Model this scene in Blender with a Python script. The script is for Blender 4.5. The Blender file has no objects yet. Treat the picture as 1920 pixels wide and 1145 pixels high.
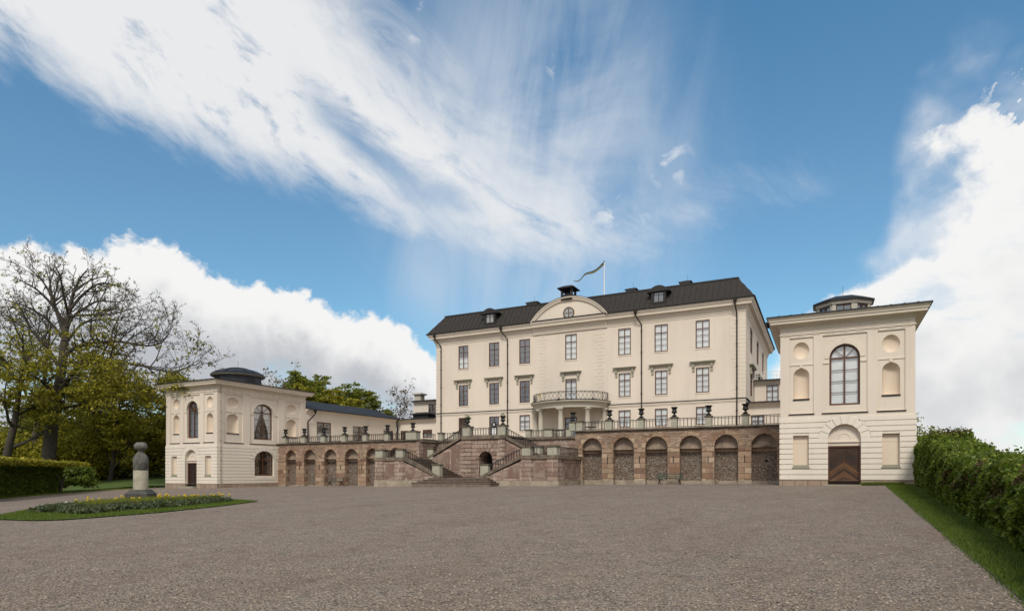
import bpy, math, random
import numpy as np
from mathutils import Vector

rad = math.radians
random.seed(7)
rng = np.random.default_rng(11)
SC = bpy.context.scene
COL = SC.collection

# ------------------------------------------------------------------ camera
F, CX, HY, EYE, YAW = 1162.0, 960.0, 888.0, 1.6, rad(26.5)
cam_d = bpy.data.cameras.new('camera')
cam = bpy.data.objects.new('camera', cam_d); COL.objects.link(cam)
cam.location = (0, 0, EYE); cam.rotation_euler = (rad(90), 0, YAW)
cam_d.sensor_width = 36; cam_d.lens = 36 * F / 1920
cam_d.shift_y = (HY - 572.5) / 1920
cam_d.clip_start = .1; cam_d.clip_end = 3000
SC.camera = cam
VD = (-math.sin(YAW), math.cos(YAW)); RD = (math.cos(YAW), math.sin(YAW))


def ray(px):
    t = (px - CX) / F
    return VD[0] + t * RD[0], VD[1] + t * RD[1]


def at(px, py, s):
    """the place seen in direction px, py at s metres ahead"""
    r = ray(px)
    return (r[0] * s, r[1] * s, EYE + (HY - py) / F * s)


def on(px, Y):
    r = ray(px)
    return r[0] / r[1] * Y


def G(X, Y):
    """height of the forecourt, which rises gently to the terrace"""
    return .0124 * max(-130, min(25, X)) + .0196 * max(-20, min(46, Y))


def gr(px, py):
    r = ray(px); dz = (HY - py) / F; s = 4.0
    while s < 200:
        if EYE + dz * s <= G(r[0] * s, r[1] * s): break
        s += .02
    return r[0] * s, r[1] * s


# ------------------------------------------------------------------ materials
def nm(name):
    m = bpy.data.materials.new(name); m.use_nodes = True
    nt = m.node_tree; b = nt.nodes['Principled BSDF']
    return m, nt, b


def N(nt, t, **kw):
    n = nt.nodes.new(t)
    for k, v in kw.items():
        if k.startswith('i_'):
            k2 = k[2:].replace('_', ' ')
            n.inputs[k2].default_value = v
        else: setattr(n, k, v)
    return n


def L(nt, a, b): nt.links.new(a, b)


def ramp(nt, fac, stops, interp='LINEAR'):
    r = N(nt, 'ShaderNodeValToRGB'); e = r.color_ramp.elements
    r.color_ramp.interpolation = interp
    while len(e) < len(stops): e.new(.5)
    for i, (p, c) in enumerate(stops):
        e[i].position = p; e[i].color = (*c, 1) if len(c) == 3 else c
    L(nt, fac, r.inputs[0]); return r.outputs[0]


def mix(nt, fac, a, b, mode='MIX'):
    m = N(nt, 'ShaderNodeMix', data_type='RGBA', blend_type=mode)
    for s, v in ((m.inputs[0], fac), (m.inputs[6], a), (m.inputs[7], b)):
        if hasattr(v, 'links'): L(nt, v, s)
        elif isinstance(v, tuple): s.default_value = (*v, 1) if len(v) == 3 else v
        else: s.default_value = v
    return m.outputs[2]


def math_(nt, op, a, b=0.0, c=0.0, clamp=False):
    m = N(nt, 'ShaderNodeMath', operation=op, use_clamp=clamp)
    for i, v in enumerate((a, b, c)):
        if hasattr(v, 'links'): L(nt, v, m.inputs[i])
        else: m.inputs[i].default_value = v
    return m.outputs[0]


def noise(nt, vec, scale, detail=4, rough=.55, dist=0.0):
    n = N(nt, 'ShaderNodeTexNoise'); n.inputs['Scale'].default_value = scale
    n.inputs['Detail'].default_value = detail; n.inputs['Roughness'].default_value = rough
    n.inputs['Distortion'].default_value = dist
    if vec is not None: L(nt, vec, n.inputs['Vector'])
    return n.outputs[0]


def pos(nt):
    g = N(nt, 'ShaderNodeNewGeometry'); return g.outputs['Position']


def scaled(nt, vec, s):
    m = N(nt, 'ShaderNodeMapping'); m.inputs['Scale'].default_value = s
    L(nt, vec, m.inputs['Vector']); return m.outputs[0]


def wallvec(nt):
    """(along the wall, up) from position and normal"""
    g = N(nt, 'ShaderNodeNewGeometry')
    sp = N(nt, 'ShaderNodeSeparateXYZ'); L(nt, g.outputs['Position'], sp.inputs[0])
    sn = N(nt, 'ShaderNodeSeparateXYZ'); L(nt, g.outputs['True Normal'], sn.inputs[0])
    side = math_(nt, 'GREATER_THAN', math_(nt, 'ABSOLUTE', sn.outputs[0]), .7)
    u = math_(nt, 'ADD', math_(nt, 'MULTIPLY', sp.outputs[0], math_(nt, 'SUBTRACT', 1.0, side)),
              math_(nt, 'MULTIPLY', sp.outputs[1], side))
    flat = math_(nt, 'GREATER_THAN', math_(nt, 'ABSOLUTE', sn.outputs[2]), .7)
    v = math_(nt, 'ADD', math_(nt, 'MULTIPLY', sp.outputs[2], math_(nt, 'SUBTRACT', 1.0, flat)),
              math_(nt, 'MULTIPLY', sp.outputs[1], flat))
    c = N(nt, 'ShaderNodeCombineXYZ'); L(nt, u, c.inputs[0]); L(nt, v, c.inputs[1])
    return c.outputs[0]


def bump(nt, b, h, strength=.3, dist=.02):
    n = N(nt, 'ShaderNodeBump'); n.inputs['Strength'].default_value = strength
    n.inputs['Distance'].default_value = dist
    L(nt, h, n.inputs['Height']); L(nt, n.outputs[0], b.inputs['Normal'])


def stucco(name, col, dirt=.12, rough_scale=9, bs=.25):
    m, nt, b = nm(name); p = pos(nt)
    big = noise(nt, scaled(nt, p, (1, 1, .35)), .35, 5, .6)
    c = mix(nt, ramp(nt, big, [(.35, (0, 0, 0)), (.72, (1, 1, 1))]), tuple(col), tuple(x * (1 - dirt) for x in col))
    streak = noise(nt, scaled(nt, p, (3.5, 3.5, .16)), 1.0, 6, .65)
    c = mix(nt, ramp(nt, streak, [(.55, (0, 0, 0)), (.8, (.35, .35, .35))]), c, (col[0] * .62, col[1] * .6, col[2] * .58))
    fine = noise(nt, p, 38, 4, .6)
    c = mix(nt, math_(nt, 'MULTIPLY', fine, .16), c, tuple(x * .72 for x in col))
    L(nt, c, b.inputs['Base Color']); b.inputs['Roughness'].default_value = .88
    bump(nt, b, noise(nt, p, rough_scale, 6, .65), bs, .015)
    return m


def plain(name, col, rough=.6, metal=0.0, var=.25, scale=3, bs=0.0):
    m, nt, b = nm(name); p = pos(nt)
    n = noise(nt, p, scale, 5, .6)
    c = mix(nt, n, tuple(x * (1 - var) for x in col), tuple(min(1, x * (1 + var)) for x in col))
    L(nt, c, b.inputs['Base Color']); b.inputs['Roughness'].default_value = rough
    b.inputs['Metallic'].default_value = metal
    if bs: bump(nt, b, noise(nt, p, scale * 6, 5, .6), bs, .01)
    return m


def masonry(name, bw, bh, cols, mortar, msize=.02, offset=.5, dirtcol=(.05, .045, .035), dirt=.5, nscale=5, bs=.5, squash=1.0):
    m, nt, b = nm(name); v = wallvec(nt); p = pos(nt)
    warp = N(nt, 'ShaderNodeVectorMath', operation='SCALE'); warp.inputs['Scale'].default_value = .05
    nz = N(nt, 'ShaderNodeTexNoise'); nz.inputs['Scale'].default_value = 3.0; L(nt, v, nz.inputs['Vector'])
    L(nt, nz.outputs['Color'], warp.inputs[0])
    ad = N(nt, 'ShaderNodeVectorMath', operation='ADD'); L(nt, v, ad.inputs[0]); L(nt, warp.outputs[0], ad.inputs[1])
    br = N(nt, 'ShaderNodeTexBrick'); L(nt, ad.outputs[0], br.inputs['Vector'])
    br.offset = offset
    br.inputs['Color1'].default_value = (0, 0, 0, 1); br.inputs['Color2'].default_value = (1, 1, 1, 1)
    br.inputs['Mortar'].default_value = (.5, .5, .5, 1)
    br.inputs['Scale'].default_value = 1.0; br.inputs['Mortar Size'].default_value = msize
    br.inputs['Mortar Smooth'].default_value = .3
    br.inputs['Brick Width'].default_value = bw; br.inputs['Row Height'].default_value = bh
    k = len(cols) - 1
    c = ramp(nt, br.outputs['Color'], [(i / k, cc) for i, cc in enumerate(cols)])
    n2 = noise(nt, p, nscale, 6, .65)
    c = mix(nt, math_(nt, 'MULTIPLY', ramp(nt, n2, [(.35, (0, 0, 0)), (.75, (1, 1, 1))]), .4), c, tuple(x * .6 for x in cols[0]))
    c = mix(nt, br.outputs['Fac'], c, mortar)
    st = noise(nt, scaled(nt, p, (1.2, 1.2, .45)), .9, 6, .7)
    c = mix(nt, math_(nt, 'MULTIPLY', ramp(nt, st, [(.5, (0, 0, 0)), (.75, (1, 1, 1))]), dirt), c, dirtcol)
    if name.startswith('weathered'):
        ls = noise(nt, scaled(nt, p, (1.6, 1.6, .5)), 1.4, 6, .7, .5); c = mix(nt, math_(nt, 'MULTIPLY', ramp(nt, ls, [(.55, (0, 0, 0)), (.64, (1, 1, 1))]), .6), c, (.5, .43, .36))
    L(nt, c, b.inputs['Base Color']); b.inputs['Roughness'].default_value = .9
    h = math_(nt, 'SUBTRACT', math_(nt, 'MULTIPLY', n2, .6), br.outputs['Fac'])
    bump(nt, b, h, bs, .03)
    return m


def pebbles(name):
    m, nt, b = nm(name); p = pos(nt)
    v = N(nt, 'ShaderNodeTexVoronoi'); v.inputs['Scale'].default_value = 10.5; L(nt, scaled(nt, p, (1, 1, 1.5)), v.inputs['Vector'])
    s = N(nt, 'ShaderNodeSeparateColor'); L(nt, v.outputs['Color'], s.inputs[0])
    c = ramp(nt, s.outputs[0], [(0, (.09, .068, .052)), (.3, (.18, .135, .103)), (.6, (.27, .205, .155)), (.85, (.27, .24, .205)), (1, (.46, .405, .335))])
    edge = ramp(nt, v.outputs['Distance'], [(.4, (0, 0, 0)), (.75, (1, 1, 1))])
    c = mix(nt, edge, c, (.075, .058, .045))
    big = noise(nt, p, 1.6, 5, .6)
    c = mix(nt, math_(nt, 'MULTIPLY', ramp(nt, big, [(.45, (0, 0, 0)), (.7, (1, 1, 1))]), .45), c, (.16, .09, .06))
    L(nt, c, b.inputs['Base Color']); b.inputs['Roughness'].default_value = .85
    bump(nt, b, math_(nt, 'SUBTRACT', 1.0, v.outputs['Distance']), .8, .06)
    return m


def lichen_stone(name, base, dark, amt=.5, scale=2.2, bs=.3):
    m, nt, b = nm(name); p = pos(nt)
    n = noise(nt, p, scale, 7, .68)
    c = mix(nt, ramp(nt, n, [(.5 - amt * .25, (0, 0, 0)), (.62 + .1 * (1 - amt), (1, 1, 1))]), base, dark)
    n2 = noise(nt, p, scale * 7, 5, .7)
    c = mix(nt, math_(nt, 'MULTIPLY', n2, .5), c, tuple(x * .6 for x in base))
    L(nt, c, b.inputs['Base Color']); b.inputs['Roughness'].default_value = .9
    bump(nt, b, n2, bs, .02)
    return m


def leafmat(name, stops, trans=.3, rough=.55):
    m, nt, b = nm(name)
    g = N(nt, 'ShaderNodeNewGeometry')
    c = ramp(nt, g.outputs['Random Per Island'], stops)
    p = noise(nt, g.outputs['Position'], .5, 3, .6)
    c = mix(nt, math_(nt, 'MULTIPLY', ramp(nt, p, [(.4, (0, 0, 0)), (.7, (1, 1, 1))]), .35), c, tuple(x * .8 for x in stops[0][1]))
    L(nt, c, b.inputs['Base Color']); b.inputs['Roughness'].default_value = rough
    b.inputs['Specular IOR Level'].default_value = .3
    t = N(nt, 'ShaderNodeBsdfTranslucent'); L(nt, mix(nt, .35, c, (.16, .2, .02)), t.inputs[0])
    ms = N(nt, 'ShaderNodeMixShader'); ms.inputs[0].default_value = trans
    L(nt, b.outputs[0], ms.inputs[1]); L(nt, t.outputs[0], ms.inputs[2])
    L(nt, ms.outputs[0], nt.nodes['Material Output'].inputs[0])
    return m


def gravelmat():
    m, nt, b = nm('gravel'); p = pos(nt)
    v = N(nt, 'ShaderNodeTexVoronoi'); v.inputs['Scale'].default_value = 26; L(nt, p, v.inputs['Vector'])
    v2 = N(nt, 'ShaderNodeTexVoronoi'); v2.inputs['Scale'].default_value = 60; L(nt, p, v2.inputs['Vector'])
    s = N(nt, 'ShaderNodeSeparateColor'); L(nt, v.outputs['Color'], s.inputs[0])
    s2 = N(nt, 'ShaderNodeSeparateColor'); L(nt, v2.outputs['Color'], s2.inputs[0])
    a = ramp(nt, s.outputs[0], [(0, (.085, .067, .047)), (.35, (.25, .208, .166)), (.7, (.375, .32, .262)), (.9, (.5, .435, .365)), (1, (.55, .49, .41))])
    a2 = ramp(nt, s2.outputs[1], [(0, (.085, .067, .05)), (.5, (.24, .196, .154)), (1, (.43, .365, .3))])
    c = mix(nt, .3, a, a2)
    c = mix(nt, ramp(nt, v.outputs['Distance'], [(.36, (0, 0, 0)), (.72, (.8, .8, .8))]), c, (.085, .07, .056))  # crevice shade between the stones, put into the colour
    patch = noise(nt, scaled(nt, p, (1.6, .7, 1)), .3, 6, .62, .6)
    c = mix(nt, ramp(nt, patch, [(.42, (0, 0, 0)), (.66, (.55, .55, .55))]), c, (.15, .098, .072))
    mid = noise(nt, scaled(nt, p, (1, 1, 1)), 2.6, 6, .7)
    c = mix(nt, ramp(nt, mid, [(.38, (0, 0, 0)), (.72, (.55, .55, .55))]), c, (.4, .29, .23))
    L(nt, c, b.inputs['Base Color']); b.inputs['Roughness'].default_value = .9
    h = math_(nt, 'ADD', math_(nt, 'MULTIPLY', math_(nt, 'SUBTRACT', 1.0, v.outputs['Distance']), 1.0),
              math_(nt, 'MULTIPLY', mid, 1.6))
    bump(nt, b, h, 1.0, .045)
    return m


def glassmat():
    m = bpy.data.materials.new('window_glass'); m.use_nodes = True; nt = m.node_tree; nt.nodes.clear()
    o = N(nt, 'ShaderNodeOutputMaterial'); t = N(nt, 'ShaderNodeBsdfTransparent'); t.inputs[0].default_value = (.95, .97, .97, 1)
    g = N(nt, 'ShaderNodeBsdfGlossy'); g.inputs['Roughness'].default_value = .03; g.inputs[0].default_value = (.95, .97, 1, 1)
    f = N(nt, 'ShaderNodeLayerWeight'); f.inputs['Blend'].default_value = .35
    p = pos(nt); bp = N(nt, 'ShaderNodeBump'); bp.inputs['Strength'].default_value = .3; bp.inputs['Distance'].default_value = .05
    L(nt, noise(nt, p, 1.7, 3, .5), bp.inputs['Height']); L(nt, bp.outputs[0], g.inputs['Normal'])
    k = math_(nt, 'ADD', math_(nt, 'MULTIPLY', math_(nt, 'POWER', f.outputs[1], 4.0), .8), .23, clamp=True)
    x = N(nt, 'ShaderNodeMixShader'); L(nt, k, x.inputs[0]); L(nt, t.outputs[0], x.inputs[1]); L(nt, g.outputs[0], x.inputs[2])
    L(nt, x.outputs[0], o.inputs[0]); return m


CREAM = (.72, .635, .54)
M = {}
M['stucco'] = stucco('cream_stucco', CREAM)
M['rough'] = stucco('rough_stucco', (.765, .695, .6), .1, 16, .6)
M['niche'] = stucco('niche_stucco', (.72, .605, .485), .08)
M['trimcream'] = stucco('cream_cornice', (.72, .64, .54), .1, 9, .1)
M['hood'] = plain('grey_stone_hood', (.30, .285, .215), .8, 0, .12, 4, .2)
M['portico'] = stucco('grey_painted_stone', (.5, .465, .39), .1, 9, .1)
M['brownroof'] = lichen_stone('brown_sheet_roof', (.027, .022, .019), (.06, .052, .044), .1, 5, .1)
M['darkroof'] = plain('black_sheet_roof', (.022, .024, .03), .5, .3, .3, 1.2, .1)
M['iron'] = plain('black_iron', (.018, .017, .016), .55, .3, .3, 5)
M['flash'] = plain('dark_sheet_flashing', (.015, .013, .012), .7, 0, .3, 5)
M['wood'] = plain('brown_window_wood', (.095, .036, .018), .5, 0, .25, 4)
M['glass'] = glassmat()
M['curtain'] = plain('white_curtain', (.86, .86, .84), .9, 0, .08, 5)
M['void'] = plain('unlit_depth', (.02, .019, .018), .9, 0, .3, 1)  # near-black colour standing in for unlit depth behind openings
M['pipe'] = plain('brown_downpipe', (.022, .016, .013), .5, .2, .2, 4)
M['ashlar'] = masonry('sandstone_ashlar', .95, .42, [(.17, .095, .065), (.46, .33, .225), (.31, .2, .135), (.52, .4, .28), (.23, .13, .085), (.43, .285, .185)], (.12, .09, .066), .022, .5, dirt=.4, bs=.4)
M['rubble'] = masonry('sandstone_rubble', .42, .13, [(.18, .115, .08), (.41, .285, .205), (.29, .19, .135), (.5, .38, .285)], (.2, .15, .11), .02, .37, dirt=.35, bs=.7)
M['stairstone'] = masonry('weathered_stair_stone', 1.3, .36, [(.22, .145, .115), (.38, .275, .22), (.29, .2, .16), (.47, .37, .3)], (.1, .075, .06), .028, .5, dirt=.5, dirtcol=(.09, .072, .058), bs=.35)
M['panel'] = lichen_stone('dark_pink_panel', (.21, .13, .105), (.42, .35, .29), .2, .9)
M['slab'] = lichen_stone('pale_plinth_stone', (.42, .36, .28), (.2, .15, .115), .55, 1.6)
M['pebble'] = pebbles('pebble_rubble')
M['tymp'] = lichen_stone('mottled_tympanum', (.4, .31, .24), (.17, .135, .105), .5, 2.4)
M['lintel'] = lichen_stone('tan_lintel_stone', (.46, .32, .22), (.24, .14, .1), .35, 1.3)
M['ledge'] = lichen_stone('lichen_ledge', (.25, .19, .14), (.055, .048, .038), .65, 2)
M['step'] = lichen_stone('worn_step_stone', (.25, .19, .15), (.11, .085, .068), .6, 3)
M['post'] = lichen_stone('grey_limestone', (.44, .42, .34), (.3, .29, .22), .5, 2.5)
M['cap'] = lichen_stone('mossy_cap', (.15, .13, .09), (.05, .046, .033), .6, 4)
M['urn'] = plain('black_cast_iron', (.02, .021, .021), .45, .4, .4, 6)
M['greenwood'] = lichen_stone('green_bench_paint', (.035, .075, .055), (.07, .1, .08), .35, 6)
M['oldwood'] = lichen_stone('mossy_bench_slats', (.05, .065, .05), (.028, .03, .025), .5, 6)
M['gravel'] = gravelmat()
M['bark'] = lichen_stone('grey_bark', (.075, .062, .048), (.028, .024, .019), .6, 2.5, .6)
M['bark_grey'] = lichen_stone('pale_grey_bark', (.2, .17, .14), (.1, .085, .07), .5, 2.5, .5)
M['white'] = plain('white_paint', (.75, .75, .74), .5, 0, .05, 3)
M['plinth'] = masonry('granite_plinth', .75, .6, [(.3, .21, .15), (.4, .3, .22), (.34, .26, .2)], (.1, .08, .06), .02, .5, dirt=.4, bs=.4)


def doorwood():
    m, nt, b = nm('chevron_door_wood'); p = pos(nt)
    g = N(nt, 'ShaderNodeNewGeometry'); n = math_(nt, 'ADD', math_(nt, 'MULTIPLY', noise(nt, p, 1.3, 6, .6), .55), math_(nt, 'MULTIPLY', g.outputs['Random Per Island'], .5))
    v = N(nt, 'ShaderNodeTexNoise'); v.inputs['Scale'].default_value = 14; L(nt, scaled(nt, p, (1, 1, 1)), v.inputs['Vector'])
    c = ramp(nt, n, [(.25, (.02, .01, .006)), (.5, (.062, .026, .011)), (.8, (.19, .085, .03))])
    c = mix(nt, math_(nt, 'MULTIPLY', v.outputs[0], .5), c, (.015, .008, .005))
    L(nt, c, b.inputs['Base Color']); b.inputs['Roughness'].default_value = .5
    return m


M['doorwood'] = doorwood()
M['darkdoor'] = plain('dark_door_wood', (.03, .014, .01), .5, 0, .4, 4)
M['leaf_tree'] = leafmat('spring_leaves', [(0, (.12, .12, .012)), (.35, (.27, .25, .024)), (.7, (.42, .37, .035)), (1, (.56, .49, .065))], .5)
M['leaf_green'] = leafmat('fresh_green_leaves', [(0, (.10, .125, .018)), (.5, (.23, .26, .035)), (1, (.38, .37, .07))], .5)
M['leaf_bud'] = leafmat('brown_buds', [(0, (.07, .055, .03)), (1, (.15, .125, .06))], .1)
M['leaf_hedge'] = leafmat('hedge_leaves', [(0, (.06, .1, .012)), (.5, (.15, .215, .024)), (.9, (.25, .31, .04)), (1, (.34, .37, .07))], .45, .45)
M['leaf_hedge_dark'] = leafmat('old_hedge_leaves', [(0, (.05, .085, .012)), (.6, (.125, .185, .022)), (1, (.21, .26, .035))], .4)
M['leaf_red'] = leafmat('reddish_shoots', [(0, (.07, .04, .018)), (1, (.14, .09, .035))], .25)
M['leaf_under'] = leafmat('undergrowth_leaves', [(0, (.07, .078, .014)), (.5, (.17, .17, .024)), (1, (.29, .26, .04))], .45)
M['leaf_lavender'] = leafmat('grey_green_herb', [(0, (.035, .05, .022)), (.5, (.065, .085, .038)), (1, (.12, .14, .06))], .2)
M['grassblade'] = leafmat('grass_blades', [(0, (.055, .1, .01)), (.5, (.11, .17, .018)), (1, (.2, .24, .04))], .4)
M['yellow'] = leafmat('yellow_petals', [(0, (.62, .42, .01)), (1, (.8, .58, .03))], .25)
M['whitepetal'] = leafmat('cream_petals', [(0, (.6, .58, .45)), (1, (.75, .74, .65))], .25)


def lawnmat():
    m, nt, b = nm('lawn'); p = pos(nt)
    c = ramp(nt, noise(nt, p, 1.3, 7, .7), [(.3, (.06, .105, .01)), (.55, (.1, .155, .018)), (.8, (.145, .175, .03))])
    c = mix(nt, math_(nt, 'MULTIPLY', noise(nt, p, 45, 3, .7), .6), c, (.02, .038, .006))
    L(nt, c, b.inputs['Base Color']); b.inputs['Roughness'].default_value = .9
    bump(nt, b, noise(nt, p, 60, 3, .7), .8, .03); return m


M['lawn'] = lawnmat()
M['soil'] = plain('dark_soil', (.035, .026, .018), .95, 0, .4, 8, .5)


# ------------------------------------------------------------------ mesh building
class MB:
    def __init__(s): s.v, s.f, s.m, s.sm = [], [], [], []

    def face(s, pts, mi=0, sm=False):
        k = len(s.v); s.v += [tuple(p) for p in pts]
        s.f.append(tuple(range(k, k + len(pts)))); s.m.append(mi); s.sm.append(sm)

    def grid(s, rows, mi=0, sm=True, closed=False):
        k = len(s.v); n = len(rows[0])
        for r in rows: s.v += [tuple(p) for p in r]
        for i in range(len(rows) - 1):
            for j in range(n if closed else n - 1):
                j2 = (j + 1) % n
                s.f.append((k + i * n + j, k + i * n + j2, k + (i + 1) * n + j2, k + (i + 1) * n + j)); s.m.append(mi); s.sm.append(sm)

    def hexa(s, p, mi=0):
        k = len(s.v); s.v += [tuple(q) for q in p]
        for q in ((0, 3, 2, 1), (4, 5, 6, 7), (0, 1, 5, 4), (1, 2, 6, 5), (2, 3, 7, 6), (3, 0, 4, 7)):
            s.f.append(tuple(k + i for i in q)); s.m.append(mi); s.sm.append(False)

    def box(s, x0, x1, y0, y1, z0, z1, mi=0):
        s.hexa([(x0, y0, z0), (x1, y0, z0), (x1, y1, z0), (x0, y1, z0), (x0, y0, z1), (x1, y0, z1), (x1, y1, z1), (x0, y1, z1)], mi)

    def fbox(s, fr, u0, u1, v0, v1, w0, w1, mi=0):
        s.hexa([fr.p(u0, v0, w1), fr.p(u1, v0, w1), fr.p(u1, v0, w0), fr.p(u0, v0, w0),
                fr.p(u0, v1, w1), fr.p(u1, v1, w1), fr.p(u1, v1, w0), fr.p(u0, v1, w0)], mi)

    def tube(s, pts, r, n=6, mi=0, sm=True, caps=True):
        pts = [Vector(p) for p in pts]
        rs = r if hasattr(r, '__len__') else [r] * len(pts)
        rows = []; ref = None
        for i, p in enumerate(pts):
            d = (pts[min(i + 1, len(pts) - 1)] - pts[max(i - 1, 0)])
            d = d.normalized() if d.length > 1e-9 else Vector((0, 0, 1))
            if ref is None:
                ref = d.orthogonal().normalized()
            a = (ref - d * ref.dot(d))
            a = a.normalized() if a.length > 1e-6 else d.orthogonal().normalized()
            ref = a; b = d.cross(a)
            rows.append([p + (a * math.cos(2 * math.pi * j / n) + b * math.sin(2 * math.pi * j / n)) * rs[i] for j in range(n)])
        s.grid(rows, mi, sm, True)
        if caps: s.face(rows[0][::-1], mi); s.face(rows[-1], mi)

    def bar(s, a, b, wx, wy=None, mi=0):
        """square bar between two points"""
        a, b = Vector(a), Vector(b); d = (b - a).normalized()
        x = Vector((0, 0, 1)) if abs(d.z) < .9 else Vector((1, 0, 0))
        h = d.cross(x).normalized(); u = h.cross(d).normalized(); wy = wy or wx
        h *= wx / 2; u *= wy / 2
        s.hexa([a - h - u, a + h - u, a + h + u, a - h + u, b - h - u, b + h - u, b + h + u, b - h + u], mi)

    def lathe(s, prof, cx, cy, n=16, mi=0, sm=True, a0=0.0, z0=0.0, sx=1.0, sy=1.0):
        s.grid([[(cx + sx * r * math.cos(a0 + 2 * math.pi * j / n), cy + sy * r * math.sin(a0 + 2 * math.pi * j / n), z0 + z) for j in range(n)] for r, z in prof], mi, sm, True)

    def build(s, name, mats, parent=None):
        if not isinstance(mats, (list, tuple)): mats = [mats]
        me = bpy.data.meshes.new(name)
        off = parent_loc(parent)
        me.from_pydata([(x - off[0], y - off[1], z - off[2]) for x, y, z in s.v], [], s.f)
        for m in mats: me.materials.append(M[m] if isinstance(m, str) else m)
        me.polygons.foreach_set('material_index', s.m)
        me.polygons.foreach_set('use_smooth', s.sm)
        me.update()
        o = bpy.data.objects.new(name, me); COL.objects.link(o)
        if parent: o.parent = parent
        return o


def parent_loc(o):
    x = [0, 0, 0]
    while o is not None:
        for i in range(3): x[i] += o.location[i]
        o = o.parent
    return x


def quads(name, arr, mats, parent=None, mi=None, per=4):
    """many small leaf faces as one mesh; arr is (n*per, 3) in world space"""
    off = parent_loc(parent)
    a = (np.asarray(arr, dtype=np.float32) - np.array(off, dtype=np.float32)).reshape(-1, 3)
    n = len(a) // per
    me = bpy.data.meshes.new(name)
    me.vertices.add(len(a)); me.vertices.foreach_set('co', a.ravel())
    me.loops.add(len(a)); me.loops.foreach_set('vertex_index', np.arange(len(a), dtype=np.int32))
    me.polygons.add(n); me.polygons.foreach_set('loop_start', np.arange(n, dtype=np.int32) * per)
    me.polygons.foreach_set('loop_total', np.full(n, per, dtype=np.int32))
    for m in mats if isinstance(mats, (list, tuple)) else [mats]: me.materials.append(M[m])
    if mi is not None: me.polygons.foreach_set('material_index', mi.astype(np.int32))
    me.update(); me.validate()
    o = bpy.data.objects.new(name, me); COL.objects.link(o)
    if parent: o.parent = parent
    return o


def tag(o, label=None, cat=None, group=None, kind=None):
    for k, v in (('label', label), ('category', cat), ('group', group), ('kind', kind)):
        if v: o[k] = v
    return o


def thing(name, loc, label, cat, group=None):
    o = bpy.data.objects.new(name, None); COL.objects.link(o)
    o.location = loc; o.empty_display_size = .3
    return tag(o, label, cat, group)


def dup(root, loc, label):
    r = root.copy(); COL.objects.link(r); r.location = loc; r['label'] = label
    for ch in list(root.children):
        c = ch.copy(); COL.objects.link(c); c.parent = r
        for g in list(ch.children):
            d = g.copy(); COL.objects.link(d); d.parent = c
    return r


class Fr:
    """a wall face: u along it, v up, w out of it"""
    def __init__(s, ox, oy, dx, dy, nx, ny):
        s.o = (ox, oy); s.d = (dx, dy); s.n = (nx, ny)

    def p(s, u, v, w=0.0):
        return (s.o[0] + s.d[0] * u + s.n[0] * w, s.o[1] + s.d[1] * u + s.n[1] * w, v)


def front(x0, y): return Fr(x0, y, 1, 0, 0, -1)


def arcpts(op, n=14):
    uc = (op['u0'] + op['u1']) / 2; ru = (op['u1'] - op['u0']) / 2; vs = op['v1'] - op.get('rise', ru); rv = op['v1'] - vs
    return uc, ru, vs, rv, [(uc - ru * math.cos(math.pi * i / n), vs + rv * math.sin(math.pi * i / n)) for i in range(n + 1)]


def op(u0, u1, v0, v1, k='rect', rev=.2, **kw):
    return dict(u0=u0, u1=u1, v0=v0, v1=v1, k=k, rev=rev, **kw)


def wall(mb, fr, u0, u1, v0, v1, ops=(), w=0.0, mi=0, rmi=None):
    us = sorted({u0, u1, *[min(max(o[k], u0), u1) for o in ops for k in ('u0', 'u1')]})
    vs = sorted({v0, v1, *[min(max(o[k], v0), v1) for o in ops for k in ('v0', 'v1')]})
    for i in range(len(us) - 1):
        for j in range(len(vs) - 1):
            cu, cv = (us[i] + us[i + 1]) / 2, (vs[j] + vs[j + 1]) / 2
            if any(o['u0'] < cu < o['u1'] and o['v0'] < cv < o['v1'] for o in ops): continue
            mb.face([fr.p(us[i], vs[j], w), fr.p(us[i + 1], vs[j], w), fr.p(us[i + 1], vs[j + 1], w), fr.p(us[i], vs[j + 1], w)], mi)
    rmi = mi if rmi is None else rmi
    for o in ops:
        if o['k'] == 'rect':
            out = [(o['u0'], o['v0']), (o['u1'], o['v0']), (o['u1'], o['v1']), (o['u0'], o['v1'])]
        elif o['k'] == 'arch':
            uc, ru, vv, rv, a = arcpts(o)
            for (a0, b0), (a1, b1) in zip(a, a[1:]):
                mb.face([fr.p(a0, b0, w), fr.p(a1, b1, w), fr.p(a1, o['v1'], w), fr.p(a0, o['v1'], w)], mi)
            out = [(o['u0'], o['v0']), (o['u1'], o['v0'])] + a[::-1]
        else:
            uc, ru = (o['u0'] + o['u1']) / 2, (o['u1'] - o['u0']) / 2
            vc, rv = (o['v0'] + o['v1']) / 2, (o['v1'] - o['v0']) / 2
            a = [(uc - ru * math.cos(math.pi * i / 14), rv * math.sin(math.pi * i / 14)) for i in range(15)]
            for (a0, b0), (a1, b1) in zip(a, a[1:]):
                mb.face([fr.p(a0, vc + b0, w), fr.p(a1, vc + b1, w), fr.p(a1, o['v1'], w), fr.p(a0, o['v1'], w)], mi)
                mb.face([fr.p(a0, vc - b0, w), fr.p(a0, o['v0'], w), fr.p(a1, o['v0'], w), fr.p(a1, vc - b1, w)], mi)
            out = [(uc + ru * math.cos(2 * math.pi * i / 28), vc + rv * math.sin(2 * math.pi * i / 28)) for i in range(28)]
        if o['rev']:
            for (a0, b0), (a1, b1) in zip(out, out[1:] + out[:1]):
                mb.face([fr.p(a0, b0, w), fr.p(a1, b1, w), fr.p(a1, b1, w - o['rev']), fr.p(a0, b0, w - o['rev'])], rmi)


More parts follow.
